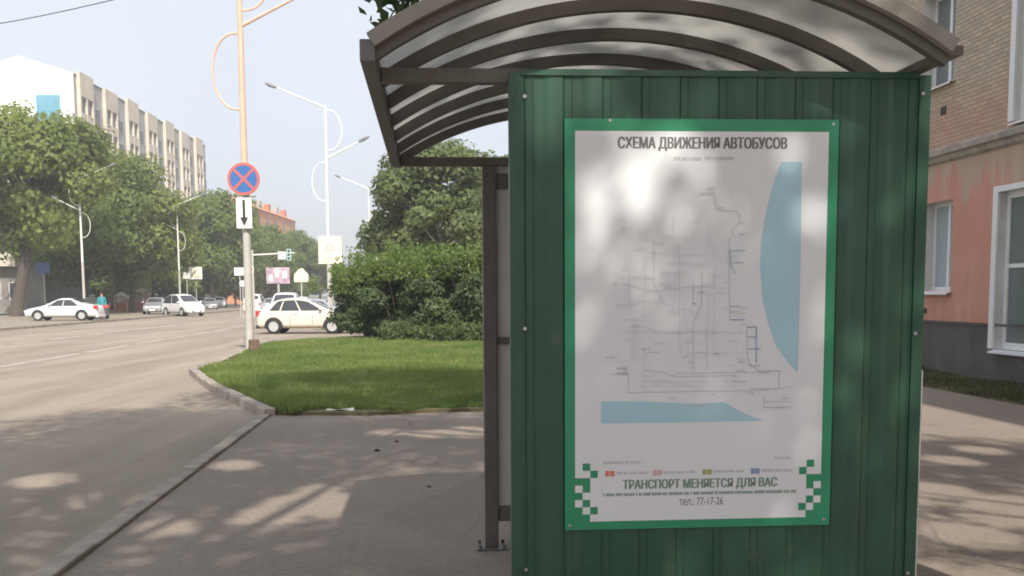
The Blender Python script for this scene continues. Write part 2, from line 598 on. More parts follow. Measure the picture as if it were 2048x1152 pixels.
def leaf_arrays(c, size, rng, aspect=0.55, droop=0.0, nrm=None):
    n = len(c)
    t = rng.normal(size=(n, 3))
    t[:, 2] -= droop
    if nrm is not None:
        w = nrm + rng.normal(size=(n, 3)) * 0.42 + np.array([0, 0, 0.25])
        w /= np.linalg.norm(w, axis=1)[:, None] + 1e-9
        t -= w * (t * w).sum(1)[:, None]
    t /= np.linalg.norm(t, axis=1)[:, None] + 1e-9
    q = rng.normal(size=(n, 3)) if nrm is None else w
    b = np.cross(t, q)
    b /= np.linalg.norm(b, axis=1)[:, None] + 1e-9
    nn = np.cross(t, b)
    s = (size * rng.uniform(0.6, 1.3, n))[:, None]
    co = np.empty((n, 4, 3))
    co[:, 0] = c - t * s * 0.5
    co[:, 1] = c + b * s * aspect * 0.5 + nn * s * 0.1
    co[:, 2] = c + t * s * 0.5
    co[:, 3] = c - b * s * aspect * 0.5 + nn * s * 0.1
    return co.reshape(-1, 3), np.arange(4 * n).reshape(-1, 4)


def blob_points(blobs, n, rng, flat=0.8, shell=2.4):
    cs = np.array([b[:3] for b in blobs])
    rs = np.array([b[3] for b in blobs])
    w = rs ** 2
    idx = rng.choice(len(blobs), n, p=w / w.sum())
    d = rng.normal(size=(n, 3))
    d /= np.linalg.norm(d, axis=1)[:, None]
    rr = rng.uniform(0, 1, n) ** (1 / shell) * rs[idx] * rng.normal(1, 0.10, n)
    p = cs[idx] + d * rr[:, None] * np.array([1, 1, flat])
    mid = (cs * w[:, None]).sum(0) / w.sum()
    o = p - mid
    o /= np.linalg.norm(o, axis=1)[:, None] + 1e-9
    return p, d * 0.75 + o * 0.45


# openings in the shade crowns: each is a shaft towards the sun that ends at one sunlit patch
GAPS = []


def opening(P, r_):
    GAPS.append((np.array(P), r_))


for px, py, r_ in ((540, 1035, .26), (600, 1015, .34), (660, 1012, .32), (700, 1025, .22), (640, 985, .2), (845, 1100, .20), (930, 868, .40), (860, 872, .28), (780, 868, .25), (470, 935, .25), (215, 1000, .3), (90, 960, .3), (330, 1060, .22), (1900, 925, .25), (1960, 905, .25), (1870, 985, .3), (2000, 1010, .25), (1930, 1075, .3)):
    opening(gnd(px, py), r_)
for px, py, r_ in ((1075, 195, .07), (1190, 215, .06), (1255, 400, .055), (1175, 480, .055), (1205, 570, .045), (1395, 350, .055), (1170, 320, .04), (1610, 880, .04), (1370, 1135, .07), (1080, 260, .05), (1105, 310, .045), (1150, 420, .045), (1230, 330, .05), (1290, 375, .045), (1160, 545, .04), (1330, 300, .035), (1100, 215, .06)):
    opening(at(px, py, 4.1), r_)
for px, py, r_ in ((1090, 60, .16), (1180, 40, .2), (1320, 50, .14), (1110, 110, .12), (1700, 80, .15)):
    opening(at(px, py, 4.4), r_)


def open_mask(p, loc):
    keep = np.ones(len(p), bool)
    sdv = np.array(sun_dir)
    for P, r_ in GAPS:
        d = p + np.array(loc) - P
        k = d - (d @ sdv)[:, None] * sdv
        keep &= np.linalg.norm(k, axis=1) > r_
    return keep


def make_tree(name, label, cat, H, R, trunk_r, mleaf, mbark, nleaf, leaf, seed, clear=0.25, nblob=26, lean=(0, 0), group=None, loc=(0, 0, 0), rz=0, blob=0.34, flat=0.8):
    rng = np.random.default_rng(seed)
    root = thing(name, label, cat, loc, rz, group)
    z0 = H * clear
    blobs = []
    while len(blobs) < nblob:
        d = rng.uniform(-1, 1, 3)
        if d @ d > 1 or d @ d < 0.12:
            continue
        zz = (d[2] + 1) / 2
        prof = 0.45 + 0.75 * math.sin(PI * min(1, 0.15 + zz * 0.8))
        r = R * blob * rng.uniform(0.65, 1.2)
        x, y = d[0] * (R - r * 0.7) * prof + lean[0] * zz, d[1] * (R - r * 0.7) * prof + lean[1] * zz
        z = z0 + r * 0.5 + zz * (H - z0 - r * 1.3)
        blobs.append((x, y, z, r))
    p, nn = blob_points(blobs, nleaf, rng, flat)
    if group == 'shade trees of the bus stop':
        kk = open_mask(p, loc)
        p, nn = p[kk], nn[kk]
    co, q = leaf_arrays(p, leaf, rng, nrm=nn)
    np_mesh('crown', co, q, mleaf, root)
    mb = MB()
    top = H * 0.8
    pts = [(lean[0] * t * 0.8 + math.sin(t * 5 + seed) * trunk_r * 0.6, lean[1] * t * 0.8 + math.cos(t * 4 + seed) * trunk_r * 0.5 - trunk_r * 0.5 * math.cos(seed), top * t) for t in (0, 0.04, 0.15, 0.3, 0.5, 0.7, 0.85, 1)]
    rr = [trunk_r * k for k in (1.4, 1.1, 0.95, 0.85, 0.65, 0.42, 0.25, 0.1)]
    mb.tube(pts, rr, 9)
    for i, b in enumerate(blobs):
        t = max(0.22, min(0.8, (b[2] - b[3] * 0.6) / top * rng.uniform(0.6, 0.85)))
        k = t * 7
        px = Vector((lean[0] * t * 0.8, lean[1] * t * 0.8, top * t))
        e = Vector(b[:3])
        mid = px.lerp(e, 0.5) + Vector((0, 0, -0.06 * H * 0.3))
        mb.tube([px, mid, e], [trunk_r * 0.34 * (1 - t * 0.6), trunk_r * 0.2, trunk_r * 0.05], 6)
    mb.build('trunk', mbark, root, True)
    return root


# ------------------------------------------------------------------ setting: ground, road, pavements
YAW = 0.0737
RM = Matrix.Rotation(YAW, 4, 'Z')           # road frame: x = across the street, y = along it


def rw(w, s, z=0.0):
    return RM @ Vector((w, s, z))


def sheet(name, poly, z, mt, frame=None):
    mb = MB()
    pts = [(frame @ Vector((x, y, 0))).to_2d() if frame else Vector((x, y)) for x, y in poly]
    mb.add([(p.x, p.y, z) for p in pts], [tuple(range(len(pts)))])
    return tag(mb.build(name, mt), kind='structure')


KERB_W, FAR_W = -2.25, -20.5
sheet('ground', [(-1500, -200), (1500, -200), (1500, 2500), (-1500, 2500)], -0.06, M['base'])
sheet('road', [(FAR_W, -60), (KERB_W, -60), (KERB_W, 13.8), (-0.5, 13.8), (-0.5, 400), (FAR_W, 400)], 0.0, M['road'], RM)
sheet('side_street', [(-0.6, 40.2), (70, 40.2), (70, 53), (-0.6, 53)], -0.004, M['road'], RM)
sheet('pavement', [(KERB_W + 0.14, -60), (8.2, -60), (8.2, 22), (4.5, 22), (4.5, 15.0), (KERB_W + 0.14, 14.7)], 0.025, M['pave'], RM)
mb = MB()
mb.box(-36, FAR_W - 0.16, -40, 330, -0.05, 0.12)
tag(mb.build('far_pavement', M['farpave'], mw=RM), kind='structure')
mb = MB()
for i in range(-10, 110):
    mb.box(FAR_W - 0.15, FAR_W, i * 3, i * 3 + 2.985, -0.05, 0.135)
tag(mb.build('far_kerb', M['kerb'], mw=RM), kind='structure')

A, B = gnd(527, 836), gnd(378, 748)
C = gnd(455, 722)
# near kerb: straight flush stones beside the bus bay, then the raised bend round the lawn tip
mb = MB()
s = -30.0
random.seed(3)
while s < 14.3:
    dz = random.uniform(-0.006, 0.006)
    mb.box(KERB_W, KERB_W + 0.135, s, s + 0.985, -0.05, 0.055 + dz)
    s += 1.0
tag(mb.build('kerb', M['kerb'], mw=RM, bevel=0.012), kind='structure')


def kerb_path(name, pts, h, w=0.16):
    mb = MB()
    for a, b in zip(pts[:-1], pts[1:]):
        a, b = Vector(a), Vector(b)
        L = (b - a).length
        t = (b - a) / L
        n = Vector((-t.y, t.x))
        k = max(1, int(L / 1.0))
        for i in range(k):
            p, q = a + t * (L * i / k), a + t * (L * (i + 1) / k - 0.012)
            dz = random.uniform(-0.012, 0.012)
            off = n * random.uniform(-0.012, 0.012)
            mb.prism([tuple(v + off) for v in (p - n * 0, q - n * 0, q - n * w, p - n * w)], -0.05, h + dz)
    return tag(mb.build(name, M['kerb'], bevel=0.015), kind='structure')


D_ = rw(-5.45, 37.5)
E_ = rw(-3.6, 39.9)
bend = [(A.x, A.y), (A.x * 0.5 + B.x * 0.5 - 0.15, A.y * 0.5 + B.y * 0.5), (B.x, B.y), (B.x - 0.05, B.y + 1.6), (D_.x, D_.y), (E_.x, E_.y), tuple(rw(9, 40.1).to_2d())]
kerb_path('lawn_kerb', bend, 0.125)
lawn = [(A.x + 0.16, A.y + 0.12), (bend[1][0] + 0.16, bend[1][1] + 0.1), (B.x + 0.18, B.y + 0.05), (bend[3][0] + 0.17, bend[3][1]), (D_.x + 0.17, D_.y), (E_.x + 0.1, E_.y - 0.17), tuple(rw(8.3, 39.9).to_2d()), tuple(rw(8.3, 22.2).to_2d()), tuple(rw(4.4, 22.0).to_2d()), tuple(rw(4.4, 15.2).to_2d()), tuple(rw(1.5, 14.95).to_2d()), tuple(rw(0, 14.75).to_2d()), (A.x + 1.4, A.y - 0.02)]
mb = MB()
mb.prism(list(reversed(lawn)) if False else lawn, -0.04, 0.07)
tag(mb.build('lawn_soil', M['soil']), kind='structure')
mb = MB()
mb.prism([tuple(rw(*p).to_2d()) for p in ((8.25, 8), (9.72, 8), (9.72, 39.9), (8.35, 39.9))], -0.04, 0.06)
tag(mb.build('wall_verge', M['soil']), kind='structure')
# verge beyond the side street on the right, and beyond the far pavement
mb = MB()
mb.prism([tuple(rw(*p).to_2d()) for p in ((-5.2, 53.2), (60, 53.2), (60, 300), (-5.2, 300))], -0.04, 0.05)
tag(mb.build('far_verge', M['soil']), kind='structure')

# faded lane lines
for nm, w0 in (('lane_marking', -9.95), ('lane_marking', -14.35)):
    mb = MB()
    rnd = random.Random(int(-w0 * 10))
    y = 14.0
    while y < 200:
        L = rnd.uniform(2.5, 6)
        mb.add([(w0 - 0.11, y, 0.004), (w0 + 0.11, y, 0.004), (w0 + 0.11 + rnd.uniform(-0.03, 0.03), y + L, 0.004), (w0 - 0.11, y + L, 0.004)], [(0, 1, 2, 3)])
        y += L + rnd.uniform(0.0, 1.2)
    tag(mb.build(nm, M['paintline'], mw=RM), kind='structure')


def inside(poly, x, y):
    r = np.zeros(len(x), bool)
    n = len(poly)
    for i in range(n):
        x0, y0 = poly[i]
        x1, y1 = poly[(i + 1) % n]
        c = ((y0 > y) != (y1 > y)) & (x < (x1 - x0) * (y - y0) / (y1 - y0 + 1e-12) + x0)
        r ^= c
    return r


def grass_mesh(name, poly, z, n, h, wid, seed, label_kind='stuff'):
    rng = np.random.default_rng(seed)
    P = np.array(poly)
    lo, hi = P.min(0), P.max(0)
    xs, ys = [], []
    tot = 0
    while tot < n:
        x = rng.uniform(lo[0], hi[0], n)
        # more blades close to the camera
        y = lo[1] + (hi[1] - lo[1]) * rng.uniform(0, 1, n) ** 1.5
        k = inside(poly, x, y)
        pt_ = np.sin(x * 2.3 + 1.7 * np.sin(y * 1.1)) * np.sin(y * 1.9 + 1.3 * np.sin(x * 0.8)) + 0.5 * np.sin(x * 5.1 + y * 3.3)
        k &= rng.uniform(0, 1, n) < np.clip(1.05 + 0.55 * pt_, 0.12, 1)
        xs.append(x[k])
        ys.append(y[k])
        tot += k.sum()
    x = np.concatenate(xs)[:n]
    y = np.concatenate(ys)[:n]
    hh = h * rng.uniform(0.5, 1.35, n) * (0.8 + 0.5 * np.sin(x * 1.7 + np.sin(y * 1.3)) * np.sin(y * 0.9))
    hh = np.clip(hh, 0.025, None)
    an = rng.uniform(0, 2 * PI, n)
    dx, dy = np.cos(an), np.sin(an)
    w = wid * rng.uniform(0.7, 1.4, n)
    la = rng.uniform(0, 2 * PI, n)
    le = hh * rng.uniform(0.1, 0.8, n)
    co = np.empty((n, 3, 3))
    co[:, 0] = np.stack([x - dx * w, y - dy * w, np.full(n, z)], 1)
    co[:, 1] = np.stack([x + dx * w, y + dy * w, np.full(n, z)], 1)
    co[:, 2] = np.stack([x + np.cos(la) * le, y + np.sin(la) * le, z + hh], 1)
    return tag(np_mesh(name, co.reshape(-1, 3), np.arange(3 * n).reshape(-1, 3), M['grass']), kind='stuff')


gl = list(lawn[:9])
rg_ = random.Random(4)
for i_ in range(26):
    w_ = 4.4 - i_ * (6.2 / 25)
    e_ = rw(w_, 14.72 + 0.13 * (w_ > 1) + rg_.uniform(-0.22, 0.28))
    gl.append((e_.x, max(e_.y, A.y - 0.25)))
go = grass_mesh('lawn_grass', gl, 0.06, 230000, 0.11, 0.012, 1)
tag(go, 'bright green lawn grass beside the bus bay', 'grass')
vo = grass_mesh('verge_grass', [tuple(rw(*p).to_2d()) for p in ((8.2, 9), (9.7, 9), (9.7, 30), (8.2, 30))], 0.05, 15000, 0.12, 0.014, 2)
vo.data.materials[0] = M['verge']
tag(vo, 'dark strip of grass at the foot of the brick building', 'grass')

# ------------------------------------------------------------------ bus shelter
O = at(1020.5, 589, 4.04)
SH = Matrix.Translation((O.x, O.y, 0.025)) @ RM
shelter = thing('bus_shelter', 'dark steel bus shelter with green profiled end wall and arched milky roof', 'bus shelter', (O.x, O.y, 0.025), YAW)
PW, PTOP = 1.545, 2.355


def profiled(L, z0, z1, axis='x', depth=0.0048, period=0.142):
    prof = []
    v = 0.0
    while v < L:
        for dv, du in ((0.0, 0.0), (0.052, 0.0), (0.060, depth), (0.083, depth), (0.0845, depth * 0.45), (0.0875, depth * 0.45), (0.089, depth), (0.121, depth)):
            if v + dv <= L:
                prof.append((v + dv, du))
        v += period
    prof.append((L, prof[-1][1]))
    vs, fs = [], []
    for a, u in prof:
        vs += [(a, u, z0), (a, u, z1)]
    for i in range(len(prof) - 1):
        fs.append((2 * i, 2 * i + 2, 2 * i + 3, 2 * i + 1))
    return vs, fs


vs, fs = profiled(PW, 0.03, PTOP)
mb = MB()
mb.add(vs, fs)
mb.box(0.004, PW - 0.004, 0.018, 0.05, 0.03, PTOP - 0.004)
end_wall = mb.build('end_wall', M['green_panel'], shelter)
# folded corner flashing left and right, and top
mb = MB()
mb.box(0.0, 0.040, -0.006, 0.052, 0.028, PTOP + 0.012)
mb.build('corner_flashing', M['green_panel'], shelter)
mb = MB()
mb.box(PW - 0.03, PW + 0.012, -0.006, 0.052, 0.028, PTOP + 0.012)
mb.build('corner_flashing', M['green_panel'], shelter)
mb = MB()
mb.box(0.041, PW - 0.032, -0.008, 0.052, PTOP, PTOP + 0.022)
mb.build('top_flashing', M['green_panel'], shelter)
mb = MB()
mb.box(PW + 0.012, PW + 0.018, -0.004, 0.05, 0.03, 1.28)
mb.build('edge_trim', M['trim'], shelter)
for v, z in ((0.052, 1.45), (PW - 0.02, 1.42), (0.052, 0.55), (PW - 0.02, 0.5), (0.055, 2.28), (PW - 0.02, 2.3)):
    mb = MB()
    mb.tube([(v, -0.007, z), (v, -0.013, z)], 0.007, 8)
    mb.build('screw', M['bolt'], shelter)

RL, RR, EZ, SAG = -0.475, 1.505, 2.372, 0.30
RC = (RL + RR) / 2
HS = (RR - RL) / 2
RAD = (HS * HS + SAG * SAG) / (2 * SAG)


def roof_z(v):
    return EZ + SAG - RAD + math.sqrt(max(0, RAD * RAD - (v - RC) ** 2))


U0, DU, NA = -0.235, 0.4925, 7
UEND = U0 + DU * (NA - 1)
vv = [RL + (RR - RL) * i / 28 for i in range(29)]
for k in range(NA):
    mb = MB()
    u = U0 + DU * k
    mb.sweep([(v, u, roof_z(v)) for v in vv], (0, 1, 0), 0.021, 0.024)
    mb.build('roof_arch', M['steel'], shelter, True)
mb = MB()
n = len(vv)
th = 0.010
vs = []
for u in (U0 - 0.045, UEND + 0.045):
    vs += [(v, u, roof_z(v) + 0.028) for v in vv] + [(v, u, roof_z(v) + 0.028 + th) for v in vv]
fs = []
for i in range(n - 1):
    fs.append((i, i + 1, 2 * n + i + 1, 2 * n + i))
    fs.append((n + i, 3 * n + i, 3 * n + i + 1, n + i + 1))
    fs.append((i, n + i, n + i + 1, i + 1))
    fs.append((2 * n + i, 2 * n + i + 1, 3 * n + i + 1, 3 * n + i))
mb.add(vs, fs)
mb.build('roof_sheet', M['poly'], shelter, True)
# pale edge profile clamped on the sheet's two ends
for u in (U0 - 0.050, UEND + 0.050):
    mb = MB()
    mb.sweep([(v, u, roof_z(v) + 0.036) for v in vv], (0, 1, 0), 0.018, 0.024)
    mb.build('roof_edge_profile', M['edge_grey'], shelter, True)
for v, mt in ((RL - 0.012, 'steel_grey'), (RR + 0.012, 'steel')):
    mb = MB()
    mb.box(v - 0.026, v + 0.026, U0 - 0.045, UEND + 0.06, (EZ - 0.03 if v < 0 else EZ + 0.008), EZ + 0.042)
    mb.build('eave_beam', M[mt], shelter, bevel=0.004)
UP = 2.72
for u in (0.112, UP):
    mb = MB()
    mb.box(RL + 0.014, RR - 0.014, u - 0.028, u + 0.028, EZ - 0.028, EZ + 0.024)
    mb.build('tie_beam', M['steel'], shelter, bevel=0.004)
for v, u in ((0.072, UP), (1.46, UP), (0.075, 0.115), (1.45, 0.115)):
    mb = MB()
    mb.box(v - 0.042, v + 0.042, u - 0.042, u + 0.042, 0.012, EZ - 0.030)
    p = mb.build('post', M['steel'], shelter, bevel=0.006)
    mb = MB()
    mb.box(v - 0.095, v + 0.095, u - 0.095, u + 0.095, 0.0, 0.0115)
    mb.build('base_plate', M['steel'], p)
    for a in (-1, 1):
        for b in (-1, 1):
            mb = MB()
            mb.tube([(v + a * 0.074, u + b * 0.074, 0.0), (v + a * 0.074, u + b * 0.074, 0.035)], 0.011, 6)
            mb.build('anchor_bolt', M['steel'], p)
for z0, z1 in ((2.21, 2.30), (1.27, 1.315), (0.17, 0.265)):
    mb = MB()
    mb.box(0.115, 1.417, UP - 0.02, UP + 0.02, z0, z1)
    mb.build('rail', M['steel'], shelter)
for z0, z1 in ((2.302, 2.342), (1.317, 2.208), (0.267, 1.268)):
    mb = MB()
    mb.box(0.116, 1.416, UP - 0.006, UP + 0.006, z0, z1)
    mb.build('wall_pane', M['polywall'], shelter)
mb = MB()
mb.box(1.49, 1.51, 0.166, UP - 0.052, 0.15, 2.30)
mb.build('rear_wall', M['green_panel'], shelter)

# ------------------------------------------------------------------ poster
PH = 1.50
PL, PB = 0.199, 0.0
pt = at(1125, 237, 4.05)
pb_ = at(1125, 1060, 4.05)
PZ1, PZ0 = pt.z - 0.025, pb_.z - 0.025
PH = PZ1 - PZ0
PWD = 1.012
poster = thing('route_map_poster', 'white bus route map poster with green border on the green shelter wall', 'poster', tuple(SH @ Vector((PL, -0.004, PZ0))), YAW)


def pst(px, py):
    t = (py - 237) / 821.0
    s = (px - 1125) / (547 - 20 * t)
    return s * PWD, (1 - t) * PH


LAY = 0.0012


def flat(name, polys, layer, mt, parent=poster, th=0.0006):
    mb = MB()
    y = -0.007 - layer * LAY
    for poly in polys:
        k = len(poly)
        vs = [(x, y, z) for x, z in poly]
        mb.add(vs, [tuple(range(k))])
    return mb.build(name, mt, parent)


def prect(x0, y0, x1, y1):
    a, b = pst(x0, y1), pst(x1, y0)
    return [(a[0], a[1]), (b[0], a[1]), (b[0], b[1]), (a[0], b[1])]


def srect(s0, s1, y0, y1):
    z1, z0 = (1 - (y0 - 237) / 821) * PH, (1 - (y1 - 237) / 821) * PH
    return [(s0, z0), (s1, z0), (s1, z1), (s0, z1)]


mb = MB()
mb.box(0, PWD, -0.007, 0.0, 0, PH)
mb.build('border', M['poster_green'], poster)
s0, s1 = 0.0375 * PWD, 0.9635 * PWD
c = 0.0280 * PWD
cy = [921, 936, 951, 966, 981, 996, 1011, 1026, 1041]
white = [srect(s0, s1, 261, 951), srect(s0 + 2 * c, s1 - 2 * c, 951, 1041)]
for a, r in ((0, 3), (1, 4), (0, 5), (1, 6)):
    white.append(srect(s0 + a * c, s0 + (a + 1) * c, cy[r], cy[r + 1]))
    white.append(srect(s1 - (a + 1) * c, s1 - a * c, cy[r], cy[r + 1]))
flat('map_sheet', white, 1, M['poster_white'])
green = []
for a, r in ((1, 0), (2, 1), (2, 6)):
    green.append(srect(s0 + a * c, s0 + (a + 1) * c, cy[r], cy[r + 1]))
    green.append(srect(s1 - (a + 1) * c, s1 - a * c, cy[r], cy[r + 1]))
flat('border_pattern', green, 2, M['poster_green'])
w1 = [(1555, 320), (1540, 360), (1526, 410), (1516, 465), (1512, 525), (1517, 590), (1528, 640), (1546, 690), (1572, 724), (1588, 742), (1591, 640), (1594, 500), (1596, 320)]
w2 = [(1196, 795), (1196, 840), (1350, 840), (1520, 839), (1480, 824), (1440, 800), (1380, 803), (1290, 797)]
flat('water_area', [[pst(*p) for p in w1]], 2, M['poster_water'])
flat('water_area', [[pst(*p) for p in w2]], 2, M['poster_water'])


def lines(name, pls, wpx, layer, mt):
    polys = []
    w = wpx / 540.0 * 0.5
    for pl in pls:
        q = [Vector(pst(*p)) for p in pl]
        for a, b in zip(q[:-1], q[1:]):
            d = (b - a)
            if d.length < 1e-6:
                continue
            d.normalize()
            n = Vector((-d.y, d.x)) * w
            a2, b2 = a - d * w, b + d * w
            polys.append([tuple(a2 - n), tuple(b2 - n), tuple(b2 + n), tuple(a2 + n)])
    return flat(name, polys, layer, mt)


main = [[(1240, 725), (1250, 745), (1250, 778), (1480, 777), (1490, 779), (1550, 773), (1550, 737), (1510, 737), (1490, 722), (1486, 700), (1486, 648), (1504, 648)],
        [(1280, 733), (1312, 737), (1345, 747), (1464, 746)], [(1345, 740), (1480, 740), (1555, 738)], [(1215, 741), (1250, 741)]]
lines('route_network', main, 1.6, 2, M['ink_soft'])
side = [[(1420, 390), (1425, 415), (1462, 417), (1472, 425), (1470, 440), (1482, 442)], [(1470, 440), (1455, 455), (1460, 465), (1450, 472), (1450, 560), (1452, 633)],
        [(1285, 697), (1312, 697)], [(1520, 800), (1570, 800)], [(1520, 812), (1578, 811)], [(1520, 785), (1520, 812)], [(1540, 775), (1578, 769)],
        [(1395, 540), (1395, 600), (1378, 640), (1378, 735)], [(1378, 560), (1378, 600)], [(1405, 650), (1405, 735)]]
lines('route_network', side, 1.3, 3, M['ink_soft'])
pale = [[(1300, 470), (1300, 560), (1320, 600), (1390, 620)], [(1240, 560), (1300, 575), (1380, 565), (1450, 570)], [(1260, 640), (1330, 660), (1400, 655), (1486, 660)],
        [(1420, 480), (1420, 700)], [(1350, 480), (1352, 700)], [(1280, 690), (1280, 780)], [(1270, 755), (1480, 757)], [(1270, 766), (1480, 767)],
        [(1330, 520), (1410, 520)], [(1300, 500), (1440, 505)], [(1365, 700), (1490, 700)]]
lines('route_network', pale, 1.2, 4, M['ink_pale'])
rl = random.Random(12)
fine = []
for k in range(16):
    x_ = rl.uniform(1250, 1480)
    y_ = rl.uniform(420, 700)
    fine.append([(x_, y_), (x_ + rl.uniform(-6, 6), y_ + rl.uniform(30, 90))])
for k in range(18):
    x_ = rl.uniform(1220, 1430)
    y_ = rl.uniform(460, 770)
    fine.append([(x_, y_), (x_ + rl.uniform(25, 90), y_ + rl.uniform(-6, 6))])
lines('street_network', fine, 0.9, 8, M['ink_pale'])
lines('route_network', [[(1450, 495), (1482, 495)], [(1455, 519), (1478, 519)], [(1450, 495), (1455, 530), (1462, 540)], [(1452, 606), (1470, 606)]], 1.6, 5, M['ink_teal'])
lines('route_network', [[(1486, 648), (1504, 648), (1504, 720)], [(1488, 668), (1504, 668)], [(1488, 692), (1512, 692)], [(1452, 633), (1480, 633)]], 1.6, 6, M['ink_blue'])


def marks(name, rows, h, layer, mt, seed=0):
    """small print too fine to read: short dashes set in words"""
    r = random.Random(seed)
    polys = []
    for x0, x1, y in rows:
        x = x0
        while x < x1:
            L = r.uniform(1.6, 3.0)
            polys.append(prect(x, y - h * r.uniform(0.35, 0.5), min(x1, x + L), y + h * 0.5))
            x += L + (0.9 if r.random() > 0.14 else 3.2)
    return flat(name, polys, layer, mt)


lab = [(1392, 1422, 382), (1405, 1420, 372), (1238, 1246, 530), (1388, 1400, 578), (1450, 1466, 617), (1255, 1270, 645), (1205, 1228, 706), (1226, 1248, 729), (1226, 1246, 738),
       (1275, 1290, 690), (1355, 1368, 707), (1368, 1376, 717), (1418, 1432, 701), (1462, 1482, 736), (1456, 1484, 758), (1468, 1480, 718), (1332, 1342, 789), (1414, 1422, 783),
       (1490, 1512, 726), (1488, 1500, 782), (1490, 1530, 773), (1556, 1566, 793), (1540, 1560, 812), (1428, 1440, 410), (1468, 1480, 462), (1510, 1530, 740), (1375, 1384, 600), (1382, 1404, 805)]
lab2 = []
for k in range(60):
    x_, y_ = rl.uniform(1215, 1490), rl.uniform(430, 785)
    lab2.append((x_, x_ + rl.uniform(8, 22), y_))
marks('street_lettering', lab2, 3.0, 9, M['ink_pale'], 14)
marks('map_lettering', lab, 3.4, 7, M['ink_soft'], 4)
marks('date_line', [(1340, 1394, 314), (1402, 1460, 313)], 7, 2, M['ink_soft'], 5)
marks('scan_caption', [(1200, 1240, 920), (1244, 1274, 920)], 6, 2, M['ink_soft'], 6)
marks('scan_caption', [(1541, 1574, 916)], 6, 2, M['ink_soft'], 7)
for x, mt in ((1204, 'ink_orange'), (1298, 'ink_pink'), (1397, 'ink_olive'), (1493, 'ink_blue')):
    flat('legend_key', [prect(x, 937, x + 8, 948), prect(x + 9.5, 937, x + 18, 948)], 3, M[mt])
    marks('legend_caption', [(x + 22, x + 64, 942), (x + 67, x + 84, 942)], 5.5, 2, M['ink_soft'], x)
marks('contact_line', [(1200, 1584, 986)], 6.5, 2, M['ink_green'], 9)


def text(name, body, x0, x1, ytop, ybot, layer, mt, parent=poster, conv=pst, bold=0.0):
    cu = bpy.data.curves.new(name, 'FONT')
    cu.body = body
    cu.size = 1
    cu.resolution_u = 3
    ob = bpy.data.objects.new(name + '_source', cu)
    COL.objects.link(ob)
    dg = bpy.context.evaluated_depsgraph_get()
    me = bpy.data.meshes.new_from_object(ob.evaluated_get(dg))
    bpy.data.objects.remove(ob)
    bpy.data.curves.remove(cu)
    co = np.empty(len(me.vertices) * 3)
    me.vertices.foreach_get('co', co)
    co = co.reshape(-1, 3)
    lo, hi = co.min(0), co.max(0)
    a, b = conv(x0, ybot), conv(x1, ytop)
    out = np.empty_like(co)
    out[:, 0] = a[0] + (co[:, 0] - lo[0]) / (hi[0] - lo[0]) * (b[0] - a[0])
    out[:, 2] = a[1] + (co[:, 1] - lo[1]) / (hi[1] - lo[1]) * (b[1] - a[1])
    out[:, 1] = -0.007 - layer * LAY
    me.vertices.foreach_set('co', out.ravel())
    me.update()
    if bold:
        bm = bmesh.new()
        for k_, dx in enumerate((0.0, -0.5, 0.5)):
            n0_ = len(bm.verts)
            bm.from_mesh(me)
            bm.verts.ensure_lookup_table()
            for v_ in bm.verts[n0_:]:
                v_.co.x += dx * bold
                v_.co.y -= 0.0002 * k_
        bm.to_mesh(me)
        bm.free()
    me.materials.clear()
    me.materials.append(mt)
    o = bpy.data.objects.new(name, me)
    COL.objects.link(o)
    o.parent = parent
    return o


text('title_lettering', 'СХЕМА ДВИЖЕНИЯ АВТОБУСОВ', 1230, 1566, 272, 299, 2, M['ink'], bold=0.0042)
text('slogan_lettering', 'ТРАНСПОРТ МЕНЯЕТСЯ ДЛЯ ВАС', 1239, 1546, 956, 979, 2, M['ink_green'], bold=0.0036)
text('telephone_lettering', 'тел.: 77-17-26', 1350, 1438, 995, 1011, 2, M['ink'])

for px, py in ((1214, 241), (1660, 246), (1134, 1048), (1640, 1046)):
    a_ = pst(px, py)
    mb = MB()
    mb.tube([(a_[0], -0.007, a_[1]), (a_[0], -0.0115, a_[1])], 0.006, 8)
    mb.build('rivet', M['bolt'], poster)

# ------------------------------------------------------------------ brick building on the right
BX = 9.74
bo = rw(BX, 0)
house = thing('brick_building', 'tan brick building with salmon plastered ground floor and dark grey plinth', 'building', (bo.x, bo.y, 0), YAW)
Y0, Y1, HT, DEP = -14.0, 44.0, 12.5, 12.0
win = [(21.35, 20.1, 1.62, 3.32, 'narrow'), (18.3, 15.3, 0.62, 3.28, 'wide'), (18.0, 15.1, 4.42, 7.2, 'wide'), (21.6, 20.25, 5.52, 7.3, 'tall'),
       (27.2, 25.8, 1.62, 3.32, 'narrow'), (27.0, 25.6, 5.52, 7.3, 'tall'), (33.2, 31.8, 1.62, 3.32, 'narrow'), (33.0, 31.6, 5.52, 7.3, 'tall')]
win = [(min(a, b), max(a, b), z0, z1, k) for a, b, z0, z1, k in win]


def pierced(zlo, zhi, x, depth=0.34):
    ys = sorted({Y0, Y1, *[w[0] for w in win], *[w[1] for w in win]})
    zs = sorted({zlo, zhi, *[min(zhi, max(zlo, w[2])) for w in win], *[min(zhi, max(zlo, w[3])) for w in win]})
    mb = MB()
    for i in range(len(ys) - 1):
        for j in range(len(zs) - 1):
            a, b, c_, d = ys[i], ys[i + 1], zs[j], zs[j + 1]
            ym, zm = (a + b) / 2, (c_ + d) / 2
            if any(w[0] < ym < w[1] and w[2] < zm < w[3] for w in win):
                continue
            mb.add([(x, a, c_), (x, a, d), (x, b, d), (x, b, c_)], [(0, 1, 2, 3)])
    return mb


